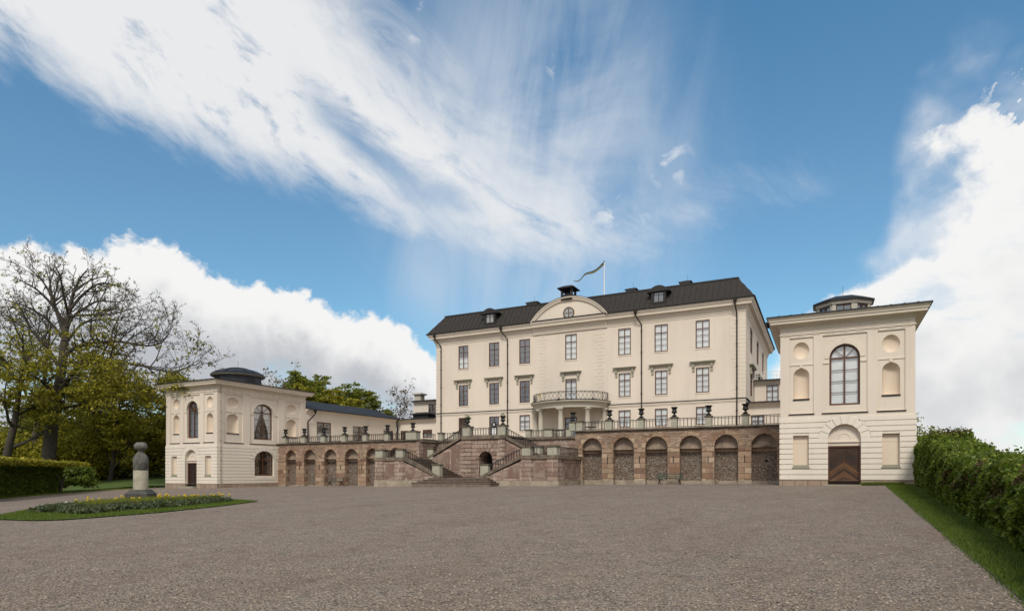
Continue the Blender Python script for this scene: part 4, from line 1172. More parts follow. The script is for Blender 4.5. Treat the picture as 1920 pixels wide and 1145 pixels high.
for s in (-1, 1):
    X = lambda v: XA + s * v
    # lower outer wall: pier, landing wall, sloping parapet
    mb = MB()
    prism(mb, ff, [(s * 2.15, .3), (s * 8.5, .3), (s * 8.5, ZL - .3), (s * 6.2, ZL - .3), (s * 2.15, ZB - .05)], -.4, 0, 0)
    for c, w in ((6.3, .48), (8.55, .47)): prism(mb, ff, [(s * (c - w), .3), (s * (c + w), .3), (s * (c + w), ZL - .3), (s * (c - w), ZL - .3)], -.1, .07, 0)
    sd = Fr(X(9.0), YF, 0, 1, s, 0)
    mb.fbox(sd, -.06, .9, .3, ZL - .3, -.4, .05); mb.fbox(sd, .9, 5.2, .3, ZL - .303, -.4, 0)
    mb.build('lower_wall', 'stairstone', st)
    mb = MB()
    mb.fbox(ff, *sorted((s * 6.95, s * 7.9)), 1.25, ZL - .55, -.02, .025); mb.build('sunk_panel', 'panel', st); mb = MB()
    prism(mb, ff, [(s * 4.0, 1.25), (s * 5.65, 1.25), (s * 5.65, 2.38), (s * 4.0, 1.8)], -.02, .025)
    mb.build('sunk_panel', 'panel', st); mb = MB(); mb.fbox(sd, 1.3, 4.6, 1.25, ZL - .6, -.02, .025); mb.build('sunk_panel', 'panel', st)
    mb = MB(); prism(mb, ff, [(s * 2.75, .3), (s * 9.1, .3), (s * 9.1, 1.05), (s * 2.75, 1.05)], -.1, .1); mb.fbox(sd, -.095, 5.2, .3, 1.045, -.1, .096)
    mb.build('plinth', 'slab', st)
    mb = MB()
    prism(mb, ff, [(s * 5.8, ZL - .295), (s * 9.12, ZL - .295), (s * 9.12, ZL), (s * 5.8, ZL)], -.5, .14)
    prism(mb, ff, [(s * 1.95, ZB - .12), (s * 5.81, ZL - .28), (s * 5.81, ZL + .02), (s * 1.95, ZB + .14)], -.5, .1)
    mb.fbox(sd, .5, 5.2, ZL - .298, ZL - .002, -.5, .14); mb.build('coping', 'ledge', st)
    # landing and flights
    mb = MB(); mb.box(*sorted((X(5.75), X(8.9))), YF + .4, 53.2, ZL - .4, ZL - .02)
    n = 12
    for k in range(n):
        x0, x1 = 2.0 + k * 3.75 / n, 5.76; z = ZC + (k + 1) * (ZL - ZC) / (n + 1)
        mb.box(*sorted((X(x0), X(x1))), YF + .4, YU, z - .2, z - .04); mb.box(*sorted((X(x0 - .05), X(x1))), YF + .4, YU, z - .04, z)
    mb.build('lower_flight', 'step', st)
    mb = MB()
    for k in range(n):
        x0, x1 = 5.75 - k * 3.6 / n, 2.1; z = ZL + (k + 1) * (ZT - ZL) / (n + 1)
        mb.box(*sorted((X(x0), X(x1))), YU + .4, 53.15, z - .2, z)
    mb.build('upper_flight', 'step', st)
    mb = MB(); prism(mb, fu, [(s * 1.9, .4), (s * 5.9, .4), (s * 5.9, ZL - .1), (s * 5.6, ZL - .1), (s * 1.9, ZT - .25)], -.4, 0); mb.build('upper_wall', 'stairstone', st)
    mb = MB(); prism(mb, fu, [(s * 5.95, ZL - .15), (s * 5.95, ZL + .1), (s * 2.2, ZT + .02), (s * 2.2, ZT - .24)], -.5, .12); mb.build('coping', 'ledge', st)
    mb = MB(); prism(mb, fu, [(s * 2.45, 1.9), (s * 3.3, 1.9), (s * 3.3, 3.9), (s * 2.45, 4.3)], -.02, .025); mb.build('sunk_panel', 'panel', st); mb = MB(); prism(mb, fu, [(s * 3.5, 2.2), (s * 4.7, 2.6), (s * 4.7, 3.2), (s * 3.5, 3.75)], -.02, .025); mb.build('sunk_panel', 'panel', st)
    mb = MB(); prism(mb, fu, [(s * 2.2, 1.25), (s * 2.2, 1.45), (s * 5.9, 3.2), (s * 5.9, 3.0)], -.02, .07); mb.build('sloping_plinth', 'slab', st)
    post(st, X(6.28), YF + .2, ZL, ZL + .74, .75, .6); post(st, X(8.55), YF + .25, ZL, ZL + .74, .8, .75)
    post(st, X(2.4), YF + .2, 1.35, 2.45, .75, .5); post(st, X(5.6), YU + .15, ZL - .1, ZL + .95, .6, .5)
    railing(st, (X(2.75), YF + .2, 1.62), (X(5.9), YF + .2, ZL - .02), .7)
    railing(st, (X(6.68), YF + .2, ZL), (X(8.12), YF + .2, ZL), .66); railing(st, (X(8.85), YF + .65, ZL), (X(8.85), 50.3, ZL), .66)
    railing(st, (X(5.35), YU + .15, ZL + .35), (X(2.3), YU + .15, ZT - .05), .72)
# central block with the portal
bf2 = front(XA + .2, YU - .14); bx0 = XA + .2
mb = MB(); po = op(-.7 + .25, .7 + .25, ZC - .4, 3.66, 'arch', rev=1.6)
wall(mb, bf2, -2.15, 2.15, .4, 4.75, [po])
for s in (-1, 1):
    mb.face([bf2.p(s * 2.15, .4, 0), bf2.p(s * 2.15, .4, -4.6), bf2.p(s * 2.15, 4.75, -4.6), bf2.p(s * 2.15, 4.75, 0)])
    for k in range(9):
        z = 1.3 + k * .385; lim = 1.05 if z < 3.0 else 1.45
        a, b = (s * 2.2, s * lim + .25); mb.fbox(bf2, *sorted((a, b)), z + .025, z + .36, -.02, .05)
uc, ru, vs, rv, _ = arcpts(po)
for q in range(9):
    t0, t1 = math.pi * (q + .04) / 9, math.pi * (q + .96) / 9; d = .42 + (.38 if q in (3, 4, 5) else 0) - (.1 if q in (0, 8) else 0)
    pts = [(uc - (ru + e) * math.cos(x), vs + (rv + e) * math.sin(x)) for x, e in ((t0, 0), (t1, 0), (t1, d), (t0, d))]
    mb.hexa([bf2.p(*x, -.02) for x in pts] + [bf2.p(*x, .07) for x in pts])
mb.build('portal_block', 'stairstone', st)
mb = MB(); mb.face([bf2.p(-.8, .8, -1.58), bf2.p(1.3, .8, -1.58), bf2.p(1.3, 3.8, -1.58), bf2.p(-.8, 3.8, -1.58)]); mb.build('portal_shade', 'void', st)  # dark sheet standing in for the shade deep in the portal
mb = MB(); mb.fbox(bf2, -2.25, 2.25, 4.755, 5.08, -4.6, .16); mb.build('coping', 'ledge', st)
for s in (-1, 1): post(st, bx0 + s * 1.82, YU + .2, 5.08, 5.98, .74, .7)
railing(st, (bx0 - 1.4, YU + .1, 5.08), (bx0 + 1.4, YU + .1, 5.08), .68)
mb = MB()
for k in range(4):
    z1 = .88 + k * .13; a_ = (XA - 3.85 + .3 * k, XA + 3.8 - .3 * k, YF - 1.6 + .4 * k); mb.box(a_[0], a_[1], a_[2], YU - .2, .2, z1 - .045); mb.box(a_[0] - .05, a_[1] + .05, a_[2] - .06, YU - .2, z1 - .045, z1)
mb.build('entrance_steps', 'step', st)

# ------------------------------------------------------------------ urns
URN = [(0, 0), (.17, 0), (.17, .05), (.1, .09), (.06, .13), (.06, .17), (.13, .2), (.2, .27), (.215, .33), (.18, .36), (.17, .5), (.2, .6), (.27, .66), (.285, .69), (.285, .71), (.25, .71), (.2, .66), (0, .6)]


def make_urn(loc, label, big=1.0):
    t = thing('cast_iron_urn', loc, label, 'urn', 'black iron urns on the terrace posts')
    x, y, z = loc; mb = MB(); mb.box(x - .2, x + .2, y - .2, y + .2, z, z + .06); mb.lathe([(.24, .06), (.1, .16), (.07, .17)], x, y, 4, 0, False, math.pi / 4, z); mb.build('foot', 'urn', t)
    mb = MB(); mb.lathe(URN, x, y, 20, 0, True, 0, z + .1)
    for k in range(20):
        a = 2 * math.pi * k / 20; mb.tube([(x + .2 * math.cos(a), y + .2 * math.sin(a), z + .36), (x + .213 * math.cos(a), y + .213 * math.sin(a), z + .44), (x + .18 * math.cos(a), y + .18 * math.sin(a), z + .47)], .018, 4)
    mb.build('bowl', 'urn', t)
    return t


u0 = make_urn((RP[0], DW + .15, 6.18), 'black urn on the first slim post right of the wide double post')
nth = ['', 'second', 'third', 'fourth', 'fifth', 'sixth']
for i in range(1, 5): dup(u0, (RP[i], DW + .15, 6.18), f'black urn on the {nth[i]} slim post right of the wide double post')
dup(u0, (-19.3, DW + .15, 6.14), 'black urn on the wide double post beside the balcony columns')
dup(u0, (-36.3, DW + .25, 5.86), 'black urn on the broad corner post left of the staircase')
ln = ['black urn on the mossy post touching the domed pavilion', 'black urn by the downpipe, second from the domed pavilion', 'black urn in front of the tall brown wing door', 'black urn against plain cream wall, between two wing doors',
      'black urn beside the second wing door, fifth from the domed pavilion', 'black urn nearest the corner downpipe of the low wing']
for x, l in zip(LPs, ln): dup(u0, (x, DW + .15, 5.74), l)
plants = []
for s, l in ((-1, 'black urn with white flowers on the portal block, below the dark window'), (1, 'black urn with white flowers on the portal block, beside the notice board')):
    u = dup(u0, (bx0 + s * 1.82, YU + .2, 5.98), l); plants.append(u)
for u in plants:
    x, y, z = u.location; n = 120; c = np.array([x, y, z + .82]) + rng.normal(0, 1, (n, 3)) * [.13, .13, .13]
    d = rng.normal(0, .035, (n, 4, 3)); arr = (c[:, None, :] + d).reshape(-1, 3)
    quads('flower_filling', arr, ['leaf_green', 'whitepetal'], u, (rng.random(n) < .35).astype(int))

# ------------------------------------------------------------------ benches, furniture, notice board
def bench(loc, label, wood, wd=1.95):
    t = thing('park_bench', loc, label, 'bench', 'benches against the terrace walls'); x, y, z = loc
    mb = MB()
    for k in range(4): mb.box(x - wd / 2, x + wd / 2, y - .42 + k * .115, y - .33 + k * .115, z + .43, z + .465)
    mb.build('seat', wood, t); mb = MB()
    for k in range(3): mb.bar((x - wd / 2, y + .03 + .045 * k, z + .54 + .125 * k), (x + wd / 2, y + .03 + .045 * k, z + .54 + .14 * k), .03, .06)
    mb.build('backrest', wood, t)
    for s in (-1, 1):
        mb = MB(); q = x + s * (wd / 2 - .18)
        mb.tube([(q, y - .46, z), (q, y - .3, z + .2), (q, y - .12, z + .26), (q, y + .02, z + .42), (q, y + .16, z + .88)], .03, 6)
        mb.tube([(q, y + .2, z), (q, y + .02, z + .2), (q, y - .16, z + .26), (q, y - .4, z + .42)], .03, 6)
        mb.tube([(q, y - .4, z + .42), (q, y + .05, z + .42)], .025, 6); mb.tube([(q - s * .0, y - .2, z + .3), (q - s * .3, y - .2, z + .43)], .02, 5)
        mb.build('leg_frame', 'iron', t)
    return t


bx = on(1255, 49.6); bench((bx, 49.75, G(bx, 46)), 'green slatted bench with black iron legs against the lighter pier', 'greenwood')
bx = on(629, 49.5); bench((bx, 49.7, G(bx, 46)), 'dark mossy bench with iron legs, on the gravel left of the staircase', 'oldwood', 2.0)


def garden_table(loc, label, r=.5):
    t = thing('garden_table', loc, label, 'table', 'terrace furniture'); x, y, z = loc
    mb = MB(); mb.lathe([(0, .7), (r, .7), (r, .74), (0, .745)], x, y, 24, 0, False, 0, z); mb.build('tabletop', 'iron', t)
    for k in range(3):
        a = 2.1 * k + .3; mb = MB(); mb.tube([(x + .4 * math.cos(a), y + .4 * math.sin(a), z), (x + .08 * math.cos(a), y + .08 * math.sin(a), z + .35), (x + .25 * math.cos(a), y + .25 * math.sin(a), z + .7)], .018, 6); mb.build('leg', 'iron', t)
    return t


def garden_chair(loc, label, rot):
    t = thing('garden_chair', loc, label, 'chair', 'terrace furniture'); x, y, z = loc; t.location = loc
    R_ = lambda p: (x + p[0] * math.cos(rot) - p[1] * math.sin(rot), y + p[0] * math.sin(rot) + p[1] * math.cos(rot), z + p[2])
    mb = MB()
    for k in range(5): mb.bar(R_((-.2, -.2 + k * .1, .45)), R_((.2, -.2 + k * .1, .45)), .07, .025)
    mb.build('seat', 'iron', t); mb = MB()
    for k in range(4): mb.bar(R_((-.2, .22, .55 + k * .1)), R_((.2, .22, .55 + k * .1)), .025, .06)
    for s in (-.2, .2): mb.bar(R_((s, .2, .44)), R_((s, .24, .9)), .035)
    mb.build('backrest', 'iron', t)
    for a in (-.19, .19):
        for b in (-.19, .2): mb = MB(); mb.bar(R_((a, b, 0)), R_((a, b, .44)), .03); mb.build('leg', 'iron', t)
    return t


tx_ = on(1108, 53.2); garden_table((tx_, 53.2, 5.1), 'black iron table behind the rail, right of the wide double post', .55)
garden_chair((on(1096, 52.6), 52.6, 5.1), 'black slatted chair behind the rail, left of its table', 1.4)
tx_ = on(1050, 56); garden_table((tx_, 56, 5.1), 'black iron table behind the rail below the balcony', .5)
garden_chair((on(1040, 56.4), 56.4, 5.1), 'black slatted chair below the balcony, left of its table', 1.6)
garden_chair((on(1060, 56.2), 56.2, 5.1), 'black slatted chair below the balcony, right of its table', -1.5)
nb = thing('notice_board', (on(926.5, 51), 51, 5.1), 'black notice board with white sheet and round top, at the head of the stairs', 'notice board')
x, y = nb.location[0], 51.0; mb = MB()
for s in (-1, 1): mb.box(x + s * .26 - .035, x + s * .26 + .035, y - .03, y + .03, 5.1, 6.0)
mb.box(x - .225, x + .225, y - .028, y + .028, 5.1, 5.16); mb.box(x - .225, x + .225, y - .028, y + .028, 5.93, 6.0)
mb.grid([[(x + .24 * math.cos(2 * math.pi * i / 24), y + w, 6.2 + .26 * math.sin(2 * math.pi * i / 24)) for i in range(24)] for w in (-.04, .04)], 0, False, True)
mb.face([(x + .24 * math.cos(2 * math.pi * i / 24), y - .04, 6.2 + .26 * math.sin(2 * math.pi * i / 24)) for i in range(24)]); mb.build('frame', 'iron', nb)
mb = MB(); mb.box(x - .22, x + .22, y - .02, y + .02, 5.17, 5.92); mb.build('sheet', 'white', nb)
mb = MB(); mb.face([(x + .1 * math.cos(2 * math.pi * i / 20), y - .05, 6.2 + .13 * math.sin(2 * math.pi * i / 20)) for i in range(20)], 0); mb.box(x - .035, x + .035, y - .06, y - .052, 6.14, 6.26, 1); mb.build('emblem', ['white', 'iron'], nb)

# ------------------------------------------------------------------ the stone post in the flowerbed
qx, qy = gr(264, 942.5); qz = G(qx, qy)
sp = thing('stone_post', (qx, qy, qz), 'weathered stone post with round ball top, standing in the flowerbed', 'stone post')
M['postdark'] = lichen_stone('blackened_stone', (.2, .19, .17), (.035, .034, .032), .75, 3.2)
M['postbase'] = lichen_stone('black_base_stone', (.1, .095, .085), (.03, .029, .027), .6, 3)
M['postpale'] = lichen_stone('pale_weathered_stone', (.42, .38, .29), (.2, .18, .14), .3, 1.8)
M['postball'] = lichen_stone('grey_ball_stone', (.2, .19, .165), (.075, .072, .062), .55, 6)
c4 = lambda h, r0, r1, z0: [(r0, z0), (r1, z0 + h)]
mb = MB(); mb.lathe([(.82, -.2), (.82, .52), (.76, .56), (.56, .74), (.5, .74)], qx, qy, 4, 0, False, math.pi / 4 + YAW + .12, qz); mb.build('base', 'postbase', sp)
mb = MB(); mb.lathe([(.37, .74), (.365, 1.78), (.35, 1.8)], qx, qy, 28, 0, True, 0, qz); mb.build('shaft', 'postpale', sp)
mb = MB(); mb.lathe([(.35, 1.8), (.375, 1.82), (.375, 2.42), (.31, 2.6), (.19, 2.74), (.13, 2.8)], qx, qy, 28, 0, True, 0, qz); mb.build('upper_shaft', 'postdark', sp)
mb = MB(); mb.lathe([(.13, 2.78), (.12, 2.86), (.17, 2.88), (.14, 2.9)] + [(.08 + .25 * math.sin(math.pi * k / 12) if 0 < k < 12 else (.14 if k == 0 else 0), 2.88 + .46 * (1 - math.cos(math.pi * k / 12)) / 2) for k in range(13)], qx, qy, 26, 0, True, 0, qz); mb.build('ball', 'postball', sp)

# ------------------------------------------------------------------ vegetation
def leaf_quads(C, size, flat=.0, aspect=1.6, up=0.0):
    """a leaf-shaped (diamond) face at every centre"""
    n = len(C); a = rng.normal(0, 1, (n, 3)); a[:, 2] *= (1 - flat); a /= np.linalg.norm(a, axis=1)[:, None] + 1e-9
    b = rng.normal(0, 1, (n, 3)); b[:, 2] *= (1 - flat); b -= a * (a * b).sum(1)[:, None]; b /= np.linalg.norm(b, axis=1)[:, None] + 1e-9
    s = (size * rng.uniform(.6, 1.35, n))[:, None]
    A, B = a * s * aspect * .5, b * s * .5
    return np.stack([C - A, C + B - A * .1, C + A, C - B - A * .1], axis=1).reshape(-1, 3)


class Tree:
    def __init__(s, seed): s.r = random.Random(seed); s.mb = MB(); s.tips = []; s.nseg = 0

    def limb(s, pts, r0, r1, lvl, spread=.9, dens=1.0, minr=.012):
        """tube along pts, with side branches"""
        n = len(pts)
        rs = [r0 + (r1 - r0) * i / (n - 1) for i in range(n)]
        s.mb.tube(pts, rs, 8 if r0 > .15 else (5 if r0 > .05 else 3), 0, True, False)
        V = [Vector(p) for p in pts]; total = sum((V[i + 1] - V[i]).length for i in range(n - 1))
        if lvl == 0 or total < .25:
            s.tips += [tuple(v) for v in V[1:]]; return
        k = max(2, int(total * dens * (1.0 if lvl > 2 else 1.35)))
        for q in range(k):
            t = (.25 if lvl > 2 else .15) + (.99 - .2) * (q + s.r.random()) / k
            t = min(t, .99); f = t * (n - 1); i = min(int(f), n - 2); p = V[i].lerp(V[i + 1], f - i)
            d = (V[i + 1] - V[i]).normalized(); rr = rs[i] + (rs[i + 1] - rs[i]) * (f - i)
            o = Vector((s.r.gauss(0, 1), s.r.gauss(0, 1), s.r.gauss(0, .75)))
            o = (o - d * o.dot(d)).normalized()
            nd = (d * s.r.uniform(.35, .9) + o * spread + Vector((0, 0, .28))).normalized()
            ln = total * s.r.uniform(.28, .5) * (1.15 - .55 * t)
            ln = min(ln, 4.5); m = 4 if lvl > 1 else 3
            P = [p]; dd = nd
            for _ in range(m):
                dd = (dd + Vector((s.r.gauss(0, .16), s.r.gauss(0, .16), s.r.gauss(.06, .14)))).normalized(); P.append(P[-1] + dd * ln / m)
            nr = max(minr, min(rr * .6, .02 + ln * .022))
            s.limb(P, nr, max(minr * .75, nr * .35), lvl - 1, spread, dens, minr)


def px_path(pts, s, r=None, jit=0.0):
    out = []
    for i, p in enumerate(pts):
        d = s + (p[2] if len(p) > 2 else 0); out.append(at(p[0], p[1], d))
    return out


def smooth(pts, k=3):
    P = [Vector(p) for p in pts]; out = []
    for i in range(len(P) - 1):
        a, b, c, d = P[max(i - 1, 0)], P[i], P[i + 1], P[min(i + 2, len(P) - 1)]
        for j in range(k):
            t = j / k; out.append(.5 * ((2 * b) + (c - a) * t + (2 * a - 5 * b + 4 * c - d) * t * t + (3 * b - 3 * c + d - a) * t ** 3))
    return out + [P[-1]]


def finish_tree(t, T, leafmat_, n_per, size, keep, sig=.35, budmat=None, bud=0, trunk_min=0):
    T.mb.build('trunk', 'bark_grey' if leafmat_ == 'leaf_bud' else 'bark', t)
    tips = np.array(T.tips); w = keep(tips); sel = tips[rng.random(len(tips)) < w]
    if len(sel):
        C = np.repeat(sel, n_per, axis=0) + rng.normal(0, sig, (len(sel) * n_per, 3)) * [1, 1, .3]
        quads('crown', leaf_quads(C, size, .2), leafmat_, t)
    if bud:
        C = np.repeat(tips, bud, axis=0) + rng.normal(0, .07, (len(tips) * bud, 3)); quads('buds', leaf_quads(C, .085, 0, 1.3), budmat, t)


SB = 72.0
t = thing('maple_tree', (*at(86, 888, SB)[:2], GP(*at(86, 888, SB)[:2])), 'tall old maple with bare grey top and long limbs reaching towards the domed pavilion', 'tree', 'park trees by the domed pavilion')
T = Tree(3)
gz = GP(*at(86, 888, SB)[:2])
b0 = at(88, 888, SB); b0 = (b0[0], b0[1], gz - .3)
T.mb.tube(smooth([b0, at(96, 806, SB), at(108, 740, SB), at(116, 690, SB), at(121, 640, SB)]), [.95, .78, .72, .68, .64, .6, .57, .54, .52, .5, .48, .45, .42][:13], 10)
LIMBS = [([(121, 640), (124, 610, .5), (131, 580, 1), (138, 548, 1), (150, 522, 1), (166, 503, 1)], .4),
         ([(108, 742), (132, 705, -1), (150, 684, -2), (180, 678, -3), (212, 678, -4), (260, 684, -5), (300, 694, -5), (332, 697, -5), (364, 680, -5)], .3),
         ([(118, 672), (135, 655, -1), (160, 646, -2), (190, 641, -3), (230, 641, -3), (275, 648, -3), (305, 640, -3), (322, 615, -3)], .26),
         ([(123, 625), (135, 596, 1), (158, 578, 1), (185, 564, 2), (215, 566, 2), (252, 560, 2)], .2),
         ([(122, 632), (108, 590, 2), (96, 555, 3), (78, 525, 4), (48, 497, 5)], .24),
         ([(116, 700), (92, 655, 2), (62, 622, 4), (30, 600, 5), (0, 588, 6)], .24),
         ([(106, 745), (75, 712, -2), (35, 695, -4), (-10, 680, -6)], .22), ([(120, 650), (150, 610, 3), (180, 600, 5), (225, 600, 7), (290, 612, 8)], .17),
         ([(110, 730), (140, 720, 3), (185, 730, 5), (235, 742, 7), (280, 750, 8)], .17), ([(128, 590), (118, 545, -2), (112, 515, -3), (100, 495, -4)], .16),
         ([(131, 580), (160, 548, 1), (195, 530, 2), (245, 546, 3)], .2), ([(125, 612), (98, 572, -1), (68, 542, -2), (28, 520, -3)], .22), ([(138, 548), (172, 524, 0), (216, 516, 1)], .14), ([(122, 640), (90, 600, 0), (50, 575, -1), (5, 560, -2)], .2), ([(128, 592), (170, 590, -2), (215, 588, -3), (255, 575, -4)], .16),
         ([(112, 715), (150, 706, -3), (200, 712, -5), (245, 722, -6)], .15), ([(100, 780), (60, 765, -2), (15, 770, -4)], .17), ([(102, 770), (150, 760, 2), (200, 775, 4), (250, 790, 5)], .17)]
for P, r in LIMBS: T.limb(smooth(px_path(P, SB), 3), r, .035, 3, 1.0, 1.35, .019)
zy = lambda y: EYE + (HY - y) / F * SB


def kmaple(p):
    z = p[:, 2]; lat = p[:, 0] * RD[0] + p[:, 1] * RD[1]; dep = p[:, 0] * VD[0] + p[:, 1] * VD[1]; px = CX + F * lat / dep
    return (np.clip((zy(590) - z) / (zy(590) - zy(745)), .0, 1) ** 1.25 * .7 + .015) * np.where((px > 225) & (z > zy(715)), .12, 1)


finish_tree(t, T, 'leaf_tree', 9, .19, kmaple, .42, 'leaf_bud', 2)


def side_tree(name, label, px, s, ht, lean, seed, leafm, dens_leaf, keep, r=.5, lv=3, spread=1.0, base_py=None, size=.2, bud=0, group='park trees by the domed pavilion', first=.25, nlimb=11):
    x, y, _ = at(px, HY, s); z = GP(x, y) if px < 320 else G(x, y)
    t = thing(name, (x, y, z), label, 'tree', group); T = Tree(seed); R_ = random.Random(seed)
    pts = [Vector((x, y, z - .3))]; d = Vector((lean * RD[0], lean * RD[1], 1)).normalized()
    for k in range(7): d = (d + Vector((R_.gauss(0, .07), R_.gauss(0, .07), .05))).normalized(); pts.append(pts[-1] + d * ht / 7 * .86)
    rs = [r * .85 * (1 - .85 * k / 7) for k in range(8)]; T.mb.tube(pts, rs, 9)
    for k in range(nlimb):
        f = first + (1 - first) * (k + R_.random() * .6) / nlimb; i = min(int(f * 7), 6); p = pts[i].lerp(pts[i + 1], f * 7 - i)
        a = k * 2.4 + R_.random(); ln = ht * (.2 + .32 * (1 - f) + .04 * R_.random()); dd = Vector((math.cos(a), math.sin(a), .35 + .9 * f)).normalized(); P = [p]
        for _ in range(6): dd = (dd + Vector((R_.gauss(0, .13), R_.gauss(0, .13), R_.gauss(.04, .1)))).normalized(); P.append(P[-1] + dd * ln / 6)
        T.limb(P, max(.04, r * .42 * (1 - .7 * f)), .022, lv - 1, spread, 1.15, .017)
    T.limb(pts[5:], rs[5], .022, lv - 1, spread, 1.2, .017)
    finish_tree(t, T, leafm, dens_leaf, size, keep, .42, 'leaf_bud', bud); return t


hi = lambda y0, y1, s, a=.85, b=.02: (lambda p: np.clip((EYE + (HY - y0) / F * s - p[:, 2]) / ((y1 - y0) / F * s), 0, 1) * a + b)
side_tree('park_tree', 'dark upright tree with twin bare tops, beside the old maple', 55, 80, 24.5, .05, 21, 'leaf_tree', 5, hi(600, 740, 80), .6, 4, 1.0, size=.22, bud=1)
side_tree('park_tree', 'thick dark trunk with bare twigs at the edge of the park, behind the hedge end', 6, 69, 20.5, .04, 22, 'leaf_tree', 6, hi(610, 740, 69), .6, 4, 1.0, size=.22, bud=1)
side_tree('park_tree', 'bushy yellow-green tree with leaning trunk, close behind the stone post', 205, 79, 15.0, .18, 23, 'leaf_tree', 10, hi(650, 760, 79, .95), .35, 4, 1.1, size=.19, first=.12, nlimb=16)
side_tree('park_tree', 'low spreading yellow-green tree touching the domed pavilion wall', 272, 84, 14.5, .05, 24, 'leaf_tree', 10, hi(660, 770, 84, .95), .32, 4, 1.1, size=.19, first=.1, nlimb=16)
side_tree('park_tree', 'yellow-green tree between the old maple and the bushy leaning tree', 150, 92, 14.5, -.05, 25, 'leaf_tree', 10, hi(655, 760, 92, .95), .35, 4, 1.1, size=.2, first=.1, nlimb=16)
# trees showing above the low wing
BT = 'trees behind the low wing'
full = lambda p: np.full(len(p), .9)
sparse = lambda p: np.full(len(p), .35)
for a in (('park_tree', 'grey bare-twigged tree right behind the black dome', 505, 112, 21.5, 0, 31, 'leaf_bud', 1, sparse, .3, 4, 1.0), ('park_tree', 'broad bright green tree above the wing roof, next to the dome', 560, 108, 19.5, 0, 32, 'leaf_green', 12, full, .35, 4, 1.0),
          ('park_tree', 'bright green tree with uneven crown above the middle of the wing roof', 603, 112, 18.6, 0, 33, 'leaf_green', 12, full, .35, 4, 1.0), ('park_tree', 'thin pale green tree with gaps, above the middle of the wing roof', 662, 120, 18.4, 0, 34, 'leaf_green', 6, full, .3, 4, 1.0),
          ('park_tree', 'low yellow-green tree just above the wing roof, beside the dome', 588, 100, 15.6, 0, 37, 'leaf_tree', 12, full, .25, 4, 1.1), ('park_tree', 'low yellow-green tree just above the middle of the wing roof', 645, 102, 14.8, 0, 38, 'leaf_tree', 12, full, .25, 4, 1.1),
          ('park_tree', 'bright green tree between the dome and the broad tree', 532, 114, 19.2, 0, 39, 'leaf_green', 9, full, .3, 4, 1.0), ('park_tree', 'small dense green tree above the far end of the wing roof', 700, 118, 17.4, 0, 35, 'leaf_green', 12, full, .3, 4, .9), ('park_tree', 'grey leafless tree with round top, beside the rear block', 735, 116, 18.6, 0, 36, 'leaf_bud', 1, sparse, .3, 4, 1.0)):
    side_tree(*a, size=.27, group=BT, first=.3, nlimb=17)
side_tree('garden_tree', 'small tree with brownish spring leaves above the far end of the tall hedge', 1728, 58, 6.3, 0, 41, 'leaf_green', 5, full, .15, 3, 1.0, size=.15, group='', first=.3, nlimb=8)


def leaf_bush(name, label, c, rx, ry, rz, n, mat, size, cat='shrub', group=None, seed=0):
    """shrub of many leaf clumps over bare stems"""
    t = thing(name, c, label, cat, group); R_ = np.random.default_rng(seed)
    k = max(12, n // 130); th = R_.uniform(0, 2 * np.pi, k); ph = np.arccos(R_.uniform(-.2, 1, k)); rr = R_.uniform(.55, 1, k) ** .6
    cl = np.stack([rr * np.sin(ph) * np.cos(th) * rx, rr * np.sin(ph) * np.sin(th) * ry, np.abs(rr * np.cos(ph)) * rz + .1 * rz], 1) + np.array(c)
    C = np.repeat(cl, n // k, axis=0); C = C + R_.normal(0, 1, C.shape) * [rx * .17, ry * .17, rz * .09]
    mb = MB()
    for q in cl[::3]:
        m = Vector(c).lerp(Vector(q), .5) + Vector((0, 0, .15 * rz)); mb.tube([c, m, tuple(q)], [.07, .045, .015], 5)
    mb.build('stems', 'bark', t); quads('foliage', leaf_quads(C, size, .15), mat, t); return t


US = [(20, 80, 4.5, 5.5, 'leaf_tree'), (70, 92, 6, 8.5, 'leaf_under'), (125, 80, 4.5, 4.8, 'leaf_tree'), (165, 90, 6, 7.5, 'leaf_tree'), (212, 84, 5.0, 6.0, 'leaf_tree'), (255, 94, 6, 7.5, 'leaf_tree'), (294, 86, 4.6, 5.6, 'leaf_tree')]
ul = ['yellow-green shrub behind the clipped hedge, at the edge of the park', 'tall dark shrub between the two thick trunks', 'yellow-green shrub at the foot of the old maple', 'tall shrub right of the old maple trunk', 'yellow-green shrub behind the stone post', 'tall yellow-green shrub between stone post and domed pavilion', 'yellow-green shrub beside the plinth of the domed pavilion']
for i, ((px, s, r, h, m), l) in enumerate(zip(US, ul)):
    x, y, _ = at(px, HY, s); leaf_bush('park_shrub', l, (x, y, GP(x, y) + (.9 if px > 150 else 0)), r, r, h, 13000, m, .26, 'shrub', 'undergrowth shrubs in the park', 50 + i)
# the far wood behind everything on the park side
C = []
for k in range(46):
    px = rng.uniform(-150, 330); s = rng.uniform(112, 150); x, y, _ = at(px, HY, s); h = rng.uniform(9, 15)
    c = np.stack([rng.normal(x, 3.2, 700), rng.normal(y, 3.2, 700), G(x, y) + h * rng.beta(1.6, 1.5, 700)], 1); C.append(c)
o = quads('woodland', leaf_quads(np.concatenate(C), .55, .5), 'leaf_under'); o['kind'] = 'stuff'; o['label'] = 'dark mass of woodland far behind the park trees'


